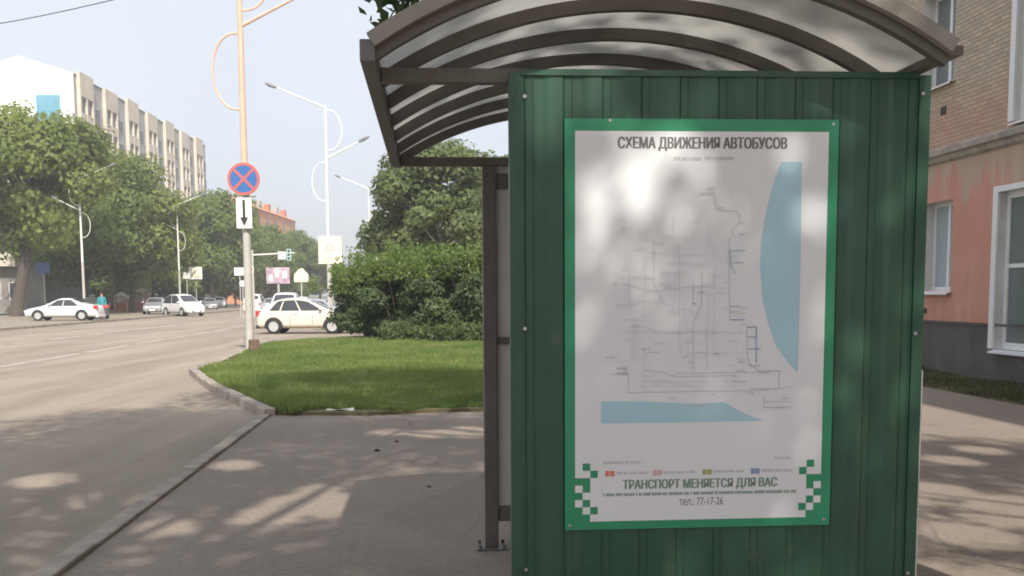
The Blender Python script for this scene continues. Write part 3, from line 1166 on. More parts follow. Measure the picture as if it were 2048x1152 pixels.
pierced(0.0, 1.03, -0.04).build('plinth', M['plinth'], house)
mb = MB()
mb.box(-0.039, 0.0, Y0, Y1, 1.0, 1.03)
pierced(1.03, 4.05, 0.0).build('plaster_wall', M['plaster'], house)
pierced(4.05, HT, 0.0).build('brick_wall', M['brick'], house)
mb = MB()
mb.box(0.36, DEP, Y0, Y1, 0.0, HT)
mb.box(0.0, 0.36, Y1 - 0.02, Y1, 0, HT)
mb.box(0.0, 0.36, Y0, Y0 + 0.02, 0, HT)
mb.build('inner_walls', M['house_grey'], house)
mb = MB()
mb.box(-0.5, DEP + 0.5, Y0 - 0.5, Y1 + 0.5, HT, HT + 0.3)
mb.build('roof', M['roofing'], house)
# moulded ledge between plaster and brick
mb = MB()
prof = [(-0.01, 4.02), (-0.07, 4.06), (-0.09, 4.14), (-0.16, 4.16), (-0.17, 4.25), (-0.05, 4.32), (0.0, 4.33)]
k = len(prof)
yy = [Y0, 16.0 - 0.001, 19.0, 24, 30, Y1]
vs = [(x, y, z) for y in yy for x, z in prof]
fs = [(i * k + j, i * k + j + 1, (i + 1) * k + j + 1, (i + 1) * k + j) for i in range(len(yy) - 1) for j in range(k - 1)]
mb.add(vs, fs)
mb.build('ledge', M['ledge'], house)
mb = MB()
mb.box(-0.06, -0.041, Y0, Y1, 1.005, 1.05)
mb.build('plinth_cap', M['plinth'], house)
for a, b, z0, z1, kind in win:
    w = thing('window', None, None)
    w.parent = house
    # reveals
    mb = MB()
    d = 0.30
    x = 0.0 if z0 > 1.03 else -0.04
    mb.add([(x, a, z0), (d, a, z0), (d, a, z1), (x, a, z1)], [(0, 1, 2, 3)])
    mb.add([(x, b, z0), (d, b, z0), (d, b, z1), (x, b, z1)], [(3, 2, 1, 0)])
    mb.add([(x, a, z1), (d, a, z1), (d, b, z1), (x, b, z1)], [(0, 1, 2, 3)])
    mb.add([(x, a, z0), (d, a, z0), (d, b, z0), (x, b, z0)], [(3, 2, 1, 0)])
    mb.build('reveal', M['reveal'], w)
    dp = 0.24 if kind != 'wide' else 0.08
    f = 0.075 if kind != 'wide' else 0.11
    mb = MB()
    mb.box(dp, dp + 0.06, a, a + f, z0, z1)
    mb.box(dp, dp + 0.06, b - f, b, z0, z1)
    mb.box(dp, dp + 0.06, a + f, b - f, z0, z0 + f)
    mb.box(dp, dp + 0.06, a + f, b - f, z1 - f, z1)
    if kind == 'wide':
        zm = z0 + (z1 - z0) * (0.53 if z0 < 1 else 0.42)
        mb.box(dp + 0.005, dp + 0.055, a + f, b - f, zm - 0.035, zm + 0.035)
        mb.box(dp + 0.006, dp + 0.054, (a + b) / 2 - 0.05, (a + b) / 2 + 0.05, z0 + f, zm - 0.036)
        mb.box(dp + 0.006, dp + 0.054, (a + b) / 2 - 0.05, (a + b) / 2 + 0.05, zm + 0.036, z1 - f)
    else:
        ym = a + (b - a) * 0.5
        mb.box(dp + 0.005, dp + 0.055, ym - 0.05, ym + 0.05, z0 + f, z1 - f)
    mb.build('frame', M['pvc'], w)
    mb = MB()
    mb.box(dp + 0.025, dp + 0.035, a + f * 0.9, b - f * 0.9, z0 + f * 0.9, z1 - f * 0.9)
    mb.build('pane', M['pane_curtain'] if kind == 'narrow' else M['pane'], w)
    mb = MB()
    mb.add([(x - 0.10, a - 0.06, z0 - 0.045), (x - 0.10, b + 0.06, z0 - 0.045), (dp, b - 0.001, z0 + 0.012), (dp, a + 0.001, z0 + 0.012), (x - 0.10, a - 0.06, z0 - 0.075), (x - 0.10, b + 0.06, z0 - 0.075), (x + 0.001, b + 0.06, z0 - 0.01), (x + 0.001, a - 0.06, z0 - 0.01)],
           [(0, 1, 2, 3), (4, 5, 1, 0), (4, 7, 6, 5)])
    mb.build('sill', M['pvc'], w)
    if kind == 'wide':
        # wide white surround standing proud of the wall
        mb = MB()
        e = 0.16
        mb.box(x - 0.05, x - 0.003, b, b + e, z0 - 0.0, z1 + 0.1)
        mb.box(x - 0.05, x - 0.003, a - e, a, z0 - 0.0, z1 + 0.1)
        mb.box(x - 0.051, x - 0.002, a, b, z1, z1 + 0.1)
        mb.build('surround', M['pvc'], w)
mb = MB()
mb.box(-0.012, 0.0, 20.5, 20.72, 4.93, 5.08)
mb.build('vent_grille', M['stone'], house)
mb = MB()
mb.box(-0.02, 0.0, 21.05, 21.15, 1.18, 1.28)
mb.build('vent_grille', M['stone'], house)

# ------------------------------------------------------------------ street lamps


def make_lamp(loc, rz, label, lower='pole_grey', upper='pole_white'):
    r = thing('street_lamp', label, 'street lamp', loc, rz, 'ornate double-armed street lamps')
    mb = MB()
    mb.tube([(0, 0, 0), (0, 0, 0.5), (0, 0, 4.55)], [0.125, 0.115, 0.105], 12)
    mb.build('lower_pole', M[lower], r, True)
    mb = MB()
    mb.tube([(0, 0, 4.551), (0, 0, 8.9), (0, 0, 11.6)], [0.095, 0.076, 0.06], 12)
    mb.build('upper_pole', M[upper], r, True)
    for sgn, z, L, dz in ((1, 8.85, 1.75, 0.88), (-1, 11.5, 2.55, 1.0)):
        mb = MB()
        mb.tube([(0.05 * sgn, 0, z), (sgn * L, 0, z + dz)], [0.05, 0.036], 8)
        arm = mb.build('arm', M[upper], r, True)
        e, d = Vector((sgn * L, 0, z + dz)), Vector((sgn * L, 0, dz)).normalized()
        mb = MB()
        mb.tube([e - d * 0.05, e + d * 0.08, e + d * 0.35, e + d * 0.6], [0.04, 0.085, 0.10, 0.04], 8)
        mb.build('luminaire', M['lamp_head'], r, True)
    for sgn, z1, z0, bu in ((-1, 8.65, 6.6, 0.72), (1, 11.35, 9.25, 0.78)):
        mb = MB()
        pts = []
        for i in range(17):
            t = PI * i / 16
            pts.append((sgn * (0.06 + bu * math.sin(t) ** 0.8), 0, (z1 + z0) / 2 + (z1 - z0) / 2 * math.cos(t)))
        mb.tube(pts, 0.032, 7)
        mb.build('decorative_arc', M[upper], r, True)
    return r


def on(px, D, z=0.0):
    p = at(px, 590, D)
    return (p.x, p.y, z)


p = at(497, 590, 31.0)
lamp0 = make_lamp((p.x, p.y, 0.1), YAW, 'glare-tinted peach street lamp pole rising from the lawn edge, carrying the round sign', 'pole_grey', 'pole_peach')
lampb = make_lamp(on(659, 59.5), YAW, 'white street lamp with both arms clear against the sky beside the pale yellow sign')
dup(lampb, on(741, 104), YAW, 'white street lamp partly hidden by the leafy tree behind the hedge')
dup(lampb, on(168, 84, 0.12), PI + YAW, 'white street lamp standing behind the white sedan in front of the poplars', 0.9)
dup(lampb, on(360, 103, 0.12), PI + YAW, 'white street lamp rising behind the white minivan across the street', 0.86)
dup(lampb, on(512, 185), YAW, 'distant white street lamp seen beside the peach pole')
dup(lampb, on(800, 150), YAW, 'distant white street lamp rising just above the hedge')

# concrete stub at the lamp's foot
p = gnd(511, 706, 0.07)
mb = MB()
mb.box(-0.15, 0.15, -0.14, 0.14, -0.05, 0.38, taper=0.12)
stub = mb.build('concrete_stub', M['stub'], bevel=0.02)
stub.location = (p.x, p.y - 0.1, 0.06)
stub.rotation_euler = (rad(3), rad(-2), 0.3)
tag(stub, 'weathered brown concrete stub at the foot of the peach lamp pole', 'post')

# ------------------------------------------------------------------ signs


def disc(mb, r0, r1, y, n=40, a0=0, a1=2 * PI, cx=0, cz=0):
    vs, fs = [], []
    for i in range(n + 1):
        t = a0 + (a1 - a0) * i / n
        vs += [(cx + r0 * math.sin(t), y, cz + r0 * math.cos(t)), (cx + r1 * math.sin(t), y, cz + r1 * math.cos(t))]
    for i in range(n):
        fs.append((2 * i, 2 * i + 2, 2 * i + 3, 2 * i + 1))
    mb.add(vs, fs)


p = at(487, 358, 30.75)
sg = thing('no_stopping_sign', 'round blue and red no-stopping sign on the peach lamp pole', 'road sign', tuple(p), 0.03)
R_ = 0.445
mb = MB()
mb.tube([(0, 0, 0), (0, 0.025, 0)], R_, 40)
mb.build('plate', M['pole_grey'], sg)
mb = MB()
disc(mb, 0, R_ - 0.075, -0.004)
mb.build('blue_field', M['sign_blue'], sg)
mb = MB()
disc(mb, R_ - 0.075, R_ - 0.004, -0.006)
mb.build('red_ring', M['sign_red'], sg)
mb = MB()
for k, a in enumerate((PI / 4, -PI / 4)):
    m = Matrix.Rotation(a, 4, 'Y')
    y = -0.008 - k * 0.002
    mb.add([(-0.035, y, -R_ + 0.075), (0.035, y, -R_ + 0.075), (0.035, y, R_ - 0.075), (-0.035, y, R_ - 0.075)], [(0, 1, 2, 3)], m)
mb.build('red_cross', M['sign_red'], sg)
p = at(488, 426, 30.78)
ar = thing('arrow_plate', 'small white plate with a black downward arrow under the round sign', 'road sign', tuple(p), 0.03)
mb = MB()
mb.box(-0.215, 0.215, 0.0, 0.02, -0.42, 0.42)
mb.build('plate', M['sign_white'], ar, bevel=0.004)
mb = MB()
mb.add([(-0.035, -0.004, -0.12), (0.035, -0.004, -0.12), (0.035, -0.004, 0.36), (-0.035, -0.004, 0.36)], [(0, 1, 2, 3)])
mb.add([(0, -0.004, -0.36), (0.11, -0.004, -0.12), (-0.11, -0.004, -0.12)], [(0, 1, 2)])
mb.build('arrow', M['sign_black'], ar)

p = at(660, 500, 48)
ys_ = thing('information_sign', 'pale yellow square sign on a thin post beside the white street lamp', 'road sign', (p.x, p.y, 0.0), 0.02)
zc = p.z
mb = MB()
mb.box(-0.50, 0.50, -0.02, 0.02, zc - 0.59, zc + 0.59)
mb.build('plate', M['sign_yellow'], ys_, bevel=0.006)
mb = MB()
mb.tube([(0, 0.065, 0), (0, 0.065, zc + 0.5)], 0.045, 8)
mb.build('post', M['pole_grey'], ys_, True)
mb = MB()
disc(mb, 0.10, 0.16, -0.025, 24, cz=zc + 0.12)
mb.box(-0.2, 0.2, -0.026, -0.0215, zc - 0.03, zc + 0.0)
mb.box(-0.3, 0.3, -0.026, -0.0215, zc - 0.36, zc - 0.31)
mb.box(-0.3, 0.3, -0.026, -0.0215, zc - 0.46, zc - 0.42)
mb.build('faded_symbol', M['ink_pink'], ys_)


def small_sign(name, label, px, py, D, w, h, mt='sign_white', round_=False, post=True, gz=0.0, inner=None):
    p = at(px, py, D)
    r = thing(name, label, 'road sign', (p.x, p.y, gz))
    z = p.z - gz
    mb = MB()
    if round_:
        mb.tube([(0, -0.02, z), (0, 0.02, z)], w / 2, 20)
    else:
        mb.box(-w / 2, w / 2, -0.02, 0.02, z - h / 2, z + h / 2)
    mb.build('plate', M[mt], r)
    if inner:
        mb = MB()
        if round_:
            disc(mb, 0, w * 0.33, -0.026, 20, cz=z)
        else:
            mb.add([(-w * .38, -0.026, z - h * .36), (w * .38, -0.026, z - h * .36), (w * .38, -0.026, z + h * .36), (-w * .38, -0.026, z + h * .36)], [(0, 1, 2, 3)])
        mb.build('symbol', M[inner], r)
    mb = MB()
    mb.tube([(0, 0.06, 0), (0, 0.06, z + h * 0.4)], 0.04, 6)
    mb.build('post', M['pole_grey'], r, True)
    return r


small_sign('road_sign', 'large white road sign on two posts right of the white minivan', 391, 546, 108, 1.3, 1.2, gz=0.12, inner='sign_yellow')
small_sign('road_sign', 'small white road sign left of the larger one behind the minivan', 373, 551, 106, 0.7, 0.6, gz=0.12)
small_sign('road_sign', 'white rectangular sign peeking out left of the peach pole', 479, 543, 84, 0.8, 0.6, inner='sign_yellow')
small_sign('road_sign', 'round white sign low beside the peach pole', 485, 567, 80, 0.45, 0.45, round_=True)
small_sign('road_sign', 'round white sign just right of the peach pole', 502, 539, 82, 0.45, 0.45, round_=True, inner='sign_red')

# traffic light on a mast arm over the street
p = at(507, 590, 86)
tl = thing('traffic_light', 'traffic light mast with horizontal arm reaching over the street behind the peach pole', 'traffic light', (p.x, p.y, 0))
zt = at(507, 510, 86).z
mb = MB()
mb.tube([(0, 0, 0), (0, 0, zt + 0.4)], [0.11, 0.08], 8)
mb.build('mast', M['pole_grey'], tl, True)
mb = MB()
mb.tube([(0, 0, zt), (3.3, 0, zt + 0.15)], [0.06, 0.045], 6)
mb.build('arm', M['pole_white'], tl, True)
mb = MB()
mb.box(2.0, 2.6, -0.06, -0.03, zt - 0.35, zt + 0.25)
mb.build('back_board', M['sign_white'], tl)
mb = MB()
mb.box(2.68, 3.02, -0.12, 0.12, zt - 0.45, zt + 0.45)
hb = mb.build('signal_head', M['ink_teal'], tl)
for k in range(3):
    mb = MB()
    mb.tube([(2.85, -0.13, zt + 0.28 - k * 0.28), (2.85, -0.121, zt + 0.28 - k * 0.28)], 0.10, 12)
    mb.build('lens', M['pane_dark'], hb)

# posters far down the street
p = at(556, 551, 118)
bb = thing('billboard', 'lilac and white billboard standing before the dark trees down the street', 'billboard', (p.x, p.y, 0))
zc = p.z
mb = MB()
mb.box(-1.25, 1.25, -0.06, 0.06, zc - 0.85, zc + 0.85)
mb.build('panel', M['purple'], bb)
mb = MB()
mb.box(-0.35, 0.1, -0.075, -0.062, zc - 0.2, zc + 0.8)
mb.box(0.45, 1.0, -0.075, -0.062, zc - 0.3, zc + 0.5)
mb.box(-1.0, -0.55, -0.075, -0.062, zc - 0.6, zc + 0.1)
mb.build('printed_area', M['sign_white'], bb)
mb = MB()
mb.tube([(0, 0.1, 0), (0, 0.1, zc - 0.5)], 0.12, 8)
mb.build('leg', M['pole_grey'], bb, True)
p = at(602, 551, 112)
bb = thing('billboard', 'small cream gabled board right of the lilac billboard', 'billboard', (p.x, p.y, 0))
zc = p.z
mb = MB()
prof = [(-0.72, zc - 0.65), (0.72, zc - 0.65), (0.75, zc + 0.1), (0.15, zc + 0.75), (-0.25, zc + 0.6), (-0.7, zc + 0.05)]
mb.add([(x, -0.05, z) for x, z in prof] + [(x, 0.05, z) for x, z in prof], [tuple(range(6)), tuple(reversed(range(6, 12)))] + [(i, 6 + i, 6 + (i + 1) % 6, (i + 1) % 6) for i in range(6)])
mb.build('panel', M['sign_yellow'], bb)
mb = MB()
mb.tube([(0, 0.08, 0), (0, 0.08, zc - 0.5)], 0.07, 8)
mb.build('leg', M['pole_grey'], bb, True)

# overhead wire fastened to the peach pole
a = Vector((lamp0.location.x, lamp0.location.y, 10.5))
b = at(-420, 84, 40)
mb = MB()
mb.tube([a.lerp(b, t) + Vector((0, 0, -0.5 * math.sin(PI * t))) for t in [i / 16 for i in range(17)]], 0.016, 5)
tag(mb.build('overhead_wire', M['wire']), 'thin dark overhead wire crossing the top left of the sky', 'wire')

# ------------------------------------------------------------------ cars
# stations, nose at +x: (x, belt z, top z, half width, top half width)
SEDAN = dict(L=4.6, st=[(2.30, .52, .60, .62, .52), (2.20, .62, .70, .78, .66), (1.75, .74, .82, .84, .70), (0.98, .86, .94, .86, .72), (0.30, .90, 1.36, .87, .60), (-0.10, .91, 1.42, .87, .60),
             (-0.65, .91, 1.40, .87, .60), (-1.35, .92, 1.06, .86, .66), (-1.6, .92, 1.02, .86, .70), (-2.12, .90, .98, .80, .68), (-2.28, .74, .84, .70, .60)],
             ws=(3, 4), rs=(6, 7), side=(0.72, -1.12, 0.22, -0.68), wheels=(1.38, -1.32), zb=.20)
HATCH = dict(L=4.0, st=[(2.0, .52, .62, .60, .50), (1.9, .66, .76, .76, .64), (1.55, .80, .90, .82, .68), (1.05, .90, 1.00, .84, .70), (0.25, .95, 1.44, .845, .58), (-0.25, .96, 1.52, .845, .58),
             (-1.15, .97, 1.48, .84, .57), (-1.72, .98, 1.10, .80, .60), (-1.90, .92, 1.00, .74, .60), (-1.98, .62, .72, .68, .58)],
             ws=(3, 4), rs=(6, 7), side=(0.85, -1.40, 0.20, -1.08), wheels=(1.25, -1.22), zb=.21)
VAN = dict(L=4.6, st=[(2.3, .58, .72, .62, .52), (2.2, .76, .90, .80, .68), (1.75, .92, 1.02, .86, .72), (1.35, 1.0, 1.10, .87, .74), (0.45, 1.02, 1.72, .88, .66), (0.0, 1.02, 1.80, .88, .66),
             (-1.7, 1.02, 1.78, .88, .65), (-2.15, 1.02, 1.20, .86, .74), (-2.25, .95, 1.05, .82, .72), (-2.3, .62, .72, .78, .68)],
             ws=(3, 4), rs=(6, 7), side=(1.10, -1.85, 0.42, -1.62), wheels=(1.40, -1.35), zb=.24)


def make_car(style, paint, label, loc, rz, name='car', detail=True):
    r = thing(name, label, 'car', loc, rz)
    st, zb = style['st'], style['zb']

    def interp(x, k):
        for a, b in zip(st[:-1], st[1:]):
            if b[0] <= x <= a[0]:
                t = (x - a[0]) / (b[0] - a[0])
                return a[k] + (b[k] - a[k]) * t
        return st[0][k] if x > st[0][0] else st[-1][k]

    def rings():
        out = []
        for (x, zl, zt_, w, wt) in st:
            zm = zb + 0.16
            h = [(w * 0.90, zb), (w, zm), (w * 1.01, (zm + zl) / 2), (w, zl), (wt + (w - wt) * 0.12, zt_ - (zt_ - zl) * 0.13), (wt * 0.86, zt_)]
            out.append([(x, y, z) for y, z in h] + [(x, 0, zt_ + 0.025)] + [(x, -y, z) for y, z in reversed(h)])
        return out
    mb = MB()
    rg = rings()
    k = len(rg[0])
    vs = [p for q in rg for p in q]
    fs = []
    for i in range(len(rg) - 1):
        for j in range(k):
            j2 = (j + 1) % k
            fs.append((i * k + j, (i + 1) * k + j, (i + 1) * k + j2, i * k + j2))
    fs.append(tuple(range(k)))
    fs.append(tuple(reversed(range((len(rg) - 1) * k, len(rg) * k))))
    mb.add(vs, fs)
    bod = mb.build('body', M[paint], r, True)
    sb_ = bod.modifiers.new('round', 'SUBSURF')
    sb_.levels = sb_.render_levels = 2

    def hug(o):
        w_ = o.modifiers.new('hug', 'SHRINKWRAP')
        w_.target = bod
        w_.wrap_mode = 'ABOVE_SURFACE'
        w_.offset = 0.009


    def side_y(x, z):
        zl, zt_, w, wt = (interp(x, q) for q in (1, 2, 3, 4))
        t = (z - zl) / max(1e-3, zt_ - zl)
        return w + (wt + (w - wt) * 0.12 - w) * min(1, t / 0.87) + 0.007
    xb0, xb1, xt0, xt1 = style['side']
    zlo = interp(0, 1) + 0.025
    for sg_ in (1, -1):
        segs = [(0.0, 0.47), (0.50, 1.0)] if style is not HATCH else [(0.0, 0.40), (0.43, 0.78), (0.81, 1.0)]
        for t0, t1 in segs:
            mb = MB()
            vs, fs = [], []
            N = 7
            for i in range(N):
                t = t0 + (t1 - t0) * i / (N - 1)
                xlo, xhi = xb0 + (xb1 - xb0) * t, xt0 + (xt1 - xt0) * t
                zhi = interp(xhi, 2) - 0.085
                for q in range(4):
                    f = q / 3
                    x, z = xlo + (xhi - xlo) * f, zlo + (zhi - zlo) * f
                    vs.append((x, sg_ * side_y(x, z), z))
            for i in range(N - 1):
                for q in range(3):
                    g = (i * 4 + q, i * 4 + 4 + q, i * 4 + 5 + q, i * 4 + 1 + q)
                    fs.append(g if sg_ > 0 else tuple(reversed(g)))
            mb.add(vs, fs)
            hug(mb.build('side_window', M['car_glass'], r, True))
    for nm, (i0, i1), e0, e1 in (('windscreen', style['ws'], .04, .06), ('rear_window', style['rs'], .06, .14)):
        A_, B_ = st[i0], st[i1]
        mb = MB()
        vs = []
        for t in [e0 + (1 - e1 - e0) * q / 6 for q in range(7)]:
            x = A_[0] + (B_[0] - A_[0]) * t
            z = A_[2] + (B_[2] - A_[2]) * t
            wt = A_[4] + (B_[4] - A_[4]) * t
            for q in range(9):
                q = -0.84 + 1.68 * q / 8
                vs.append((x, wt * q, z + 0.02))
        mb.add(vs, [(i * 9 + j, i * 9 + j + 1, i * 9 + j + 10, i * 9 + j + 9) for i in range(6) for j in range(8)])
        hug(mb.build(nm, M['car_glass'], r, True))
    wr = 0.315 if style is not VAN else 0.335
    for x in style['wheels']:
        for sg_ in (1, -1):
            w = interp(x, 3)
            mb = MB()
            pts = []
            n = 16
            vs, fs = [], []
            y0 = sg_ * (w + 0.012)
            cz = wr
            for i in range(n + 1):
                t = PI * (i / n) * 1.16 - 0.08 * PI
                vs.append((x + math.cos(t) * (wr + 0.075), y0, cz + math.sin(t) * (wr + 0.075)))
            vs.append((x, y0, cz))
            for i in range(n):
                g = (i, i + 1, n + 1)
                fs.append(g if sg_ < 0 else tuple(reversed(g)))
            mb.add(vs, fs)
            mb.build('wheel_arch', M['car_black'], r)
            mb = MB()
            mb.tube([(x, sg_ * (w - 0.17), wr), (x, sg_ * (w - 0.15), wr), (x, sg_ * (w + 0.012), wr), (x, sg_ * (w + 0.028), wr)], [wr - 0.03, wr, wr, wr - 0.03], 20)
            wh = mb.build('wheel', M['tyre'], r, True)
            mb = MB()
            mb.tube([(x, sg_ * (w + 0.02), wr), (x, sg_ * (w + 0.034), wr), (x, sg_ * (w + 0.030), wr)], [wr * 0.68, wr * 0.66, wr * 0.2], 16)
            mb.build('rim', M['rim'], wh)
    f0, f1 = st[0], st[1]
    xn = f0[0]
    for sg_ in (1, -1):
        mb = MB()
        y = sg_ * f0[3] * 0.98
        mb.box(min(xn - 0.10, xn + 0.015), xn + 0.015, min(y, y - sg_ * 0.30), max(y, y - sg_ * 0.30), f0[1] + 0.0, f0[1] + 0.13)
        mb.build('headlight', M['head'], r, bevel=0.02)
        xr = st[-1][0]
        mb = MB()
        y = sg_ * st[-2][3] * 1.01
        zt_ = st[-2][1]
        mb.box(xr - 0.02, xr + 0.26, min(y, y - sg_ * 0.17), max(y, y - sg_ * 0.17), zt_ - 0.18, zt_ + 0.05)
        mb.build('tail_light', M['tail'], r, bevel=0.02)
        mb = MB()
        ym = sg_ * (interp(style['side'][0], 3) + 0.09)
        xm = style['side'][0] - 0.06
        mb.box(xm - 0.06, xm + 0.06, ym - 0.09, ym + 0.09, zlo + 0.02, zlo + 0.15)
        mb.build('mirror', M[paint], r, bevel=0.02)
        mb = MB()
        mb.box(-0.35, -0.18, min(sg_ * (interp(-.25, 3) + 0.004), sg_ * (interp(-.25, 3) + 0.022)), max(sg_ * (interp(-.25, 3) + 0.004), sg_ * (interp(-.25, 3) + 0.022)), zlo - 0.15, zlo - 0.115)
        mb.build('door_handle', M['rim'], r)
    mb = MB()
    mb.box(xn - 0.05, xn + 0.014, -0.38, 0.38, zb + 0.06, zb + 0.20)
    mb.build('grille', M['car_black'], r, bevel=0.01)
    mb = MB()
    mb.box(xn + 0.015, xn + 0.022, -0.26, 0.26, zb + 0.10, zb + 0.21)
    mb.build('number_plate', M['plate'], r)
    xr = st[-1][0]
    mb = MB()
    mb.box(xr - 0.022, xr - 0.006, -0.26, 0.26, 0.52, 0.63)
    mb.build('number_plate', M['plate'], r)
    mb = MB()
    mb.box(xr - 0.03, xr + 0.12, -st[-2][3] * 0.96, st[-2][3] * 0.96, zb + 0.02, zb + 0.16)
    mb.build('rear_bumper', M['car_black'] if paint == 'car_cream' else M[paint], r, bevel=0.02)
    for x in (0.42, -0.52):
        for sg_ in (1, -1):
            mb = MB()
            w = interp(x, 3) * 1.01
            y0 = sg_ * (w + 0.002)
            zz = [zb + 0.2 + (zlo - 0.07 - zb - 0.2) * q / 4 for q in range(5)]
            mb.add([(x + e_, y0, z) for z in zz for e_ in (-0.008, 0.008)], [(2 * q, 2 * q + 1, 2 * q + 3, 2 * q + 2) for q in range(4)])
            hug(mb.build('door_gap', M['car_black'], r))
    return r


p = at(128, 590, 70)
make_car(SEDAN, 'car_white', 'white sedan in full side view in front of the leaning tree trunk', (p.x, p.y, 0.12), PI + 0.05)
p = at(182, 590, 76)
make_car(SEDAN, 'car_dark', 'dark car mostly hidden behind the rear of the white sedan', (p.x, p.y, 0.12), PI / 2 + 0.5)
p = at(311, 590, 94)
make_car(SEDAN, 'car_silver', 'silver grey sedan facing the camera left of the white minivan', (p.x, p.y, 0.12), -PI / 2 + 0.18)
p = at(366, 590, 90)
make_car(VAN, 'car_white', 'white minivan parked at the far kerb right of the silver sedan', (p.x, p.y, 0.0), -PI / 2 + 0.75)
p = at(419, 590, 128)
make_car(SEDAN, 'car_silver', 'small silver car far off behind the white minivan', (p.x, p.y, 0), -PI / 2 + 0.3)
p = at(402, 590, 139)
make_car(HATCH, 'car_dark', 'small dark car between the white minivan and the silver car', (p.x, p.y, 0), -PI / 2 + 0.2)
p = at(545, 590, 98)
make_car(SEDAN, 'car_silver', 'silver car partly hidden by the waiting white minivan', (p.x, p.y, 0), -PI / 2 + 0.1)
p = at(598, 590, 92)
make_car(HATCH, 'car_white', 'white hatchback far behind the dark sedan', (p.x, p.y, 0), -PI / 2 - 0.2)
p = at(643, 590, 60)
make_car(SEDAN, 'car_silver', 'silver sedan behind the bonnet of the cream hatchback', (p.x, p.y, 0), -0.1)
p = at(440, 590, 150)
make_car(HATCH, 'car_white', 'small white hatchback farthest off along the far kerb', (p.x, p.y, 0), -PI / 2 + 0.2)
p = at(510, 590, 104)
make_car(VAN, 'car_white', 'white van seen from behind beside the peach lamp pole', (p.x, p.y, 0), PI / 2 + YAW)
p = at(571, 590, 66)
make_car(VAN, 'car_white', 'tall white minivan waiting behind the cream hatchback', (p.x, p.y, 0), -PI / 2 + 0.1)
p = at(620, 590, 74)
make_car(SEDAN, 'car_dark', 'dark sedan whose roof shows above the cream hatchback', (p.x, p.y, 0), -PI / 2 - 0.5)
p = gnd(606, 668)
make_car(HATCH, 'car_cream', 'cream hatchback turning into the side street beside the hedge', (p.x, p.y + 0.9, 0), -0.03)

# ------------------------------------------------------------------ person in teal by the sedan


def skin_body(name, verts, edges, radii, mt, parent, sub=2):
    me = bpy.data.meshes.new(name)
    me.from_pydata(verts, edges, [])
    o = bpy.data.objects.new(name, me)
    COL.objects.link(o)
    o.modifiers.new('skin', 'SKIN')
    for i, r_ in enumerate(radii):
        me.skin_vertices[0].data[i].radius = (r_, r_) if not isinstance(r_, tuple) else r_
    me.skin_vertices[0].data[0].use_root = True
    sb = o.modifiers.new('sub', 'SUBSURF')
    sb.levels = sb.render_levels = sub
    dg = bpy.context.evaluated_depsgraph_get()
    out = bpy.data.meshes.new_from_object(o.evaluated_get(dg))
    bpy.data.objects.remove(o)
    out.polygons.foreach_set('use_smooth', [True] * len(out.polygons))
    out.materials.clear()
    out.materials.append(mt)
    q = bpy.data.objects.new(name, out)
    COL.objects.link(q)
    q.parent = parent
    return q


p = at(203, 590, 71.5)
per = thing('person', 'person in a teal coat standing behind the white sedan', 'person', (p.x, p.y, 0.12), 0.5)
V = [(0, 0, .95), (0, 0, 1.12), (0, .0, 1.32), (0, .0, 1.46), (0, -.01, 1.54), (0, -.015, 1.62), (0, -.02, 1.72),
     (.10, 0, .90), (.105, -.01, .50), (.11, .01, .09), (.11, -.14, .03),
     (-.10, 0, .90), (-.105, .03, .50), (-.11, .05, .09), (-.11, -.10, .03),
     (.18, 0, 1.42), (.23, .02, 1.14), (.24, -.06, .90), (.24, -.08, .80),
     (-.18, 0, 1.42), (-.23, .02, 1.14), (-.22, -.10, .92), (-.21, -.13, .83)]
E = [(0, 1), (1, 2), (2, 3), (3, 4), (4, 5), (5, 6), (0, 7), (7, 8), (8, 9), (9, 10), (0, 11), (11, 12), (12, 13), (13, 14), (2, 15), (15, 16), (16, 17), (17, 18), (2, 19), (19, 20), (20, 21), (21, 22)]
Rr = [.14, .125, .14, .07, .055, .085, .07, .085, .058, .04, .035, .085, .058, .04, .035, .06, .045, .035, .03, .06, .045, .035, .03]
skin_body('body', V, E, Rr, M['skin'], per)
# fingers and thumb on both hands, part of the body's surface colour
for sx, hx in ((1, V[18]), (-1, V[22])):
    mb = MB()
    for k in range(4):
        x = hx[0] + (k - 1.5) * 0.017 * 0.5
        y = hx[1] + (k - 1.5) * 0.018
        L = (.062, .072, .068, .052)[k]
        mb.tube([(x, y, hx[2] + 0.005), (x, y - 0.004, hx[2] - L * 0.5), (x - sx * 0.012, y - 0.01, hx[2] - L)], [0.009, 0.009, 0.006], 6)
    mb.tube([(hx[0], hx[1] - 0.03, hx[2] + 0.03), (hx[0] - sx * 0.01, hx[1] - 0.055, hx[2] - 0.005), (hx[0] - sx * 0.015, hx[1] - 0.06, hx[2] - 0.03)], [0.011, 0.01, 0.007], 6)
    mb.build('fingers', M['skin'], per, True)
Vc = [(0, 0, .98), (0, 0, 1.14), (0, 0, 1.33), (0, 0, 1.45), (0, 0, .78), (0, 0, .58), (.185, 0, 1.415), (.235, .02, 1.14), (.243, -.055, .93), (-.185, 0, 1.415), (-.235, .02, 1.14), (-.222, -.095, .95)]
Ec = [(0, 1), (1, 2), (2, 3), (0, 4), (4, 5), (2, 6), (6, 7), (7, 8), (2, 9), (9, 10), (10, 11)]
skin_body('coat', Vc, Ec, [(.17, .15), (.155, .14), (.17, .15), .085, (.20, .17), (.23, .19), .078, .062, .052, .078, .062, .052], M['teal_cloth'], per)
mb = MB()
vs, fs = [], []
for i in range(7):
    th_ = PI * 0.62 * i / 6
    for j in range(14):
        ph = 2 * PI * j / 14
        vs.append((.098 * math.sin(th_) * math.cos(ph), .015 + .108 * math.sin(th_) * math.sin(ph), 1.69 + .115 * math.cos(th_)))
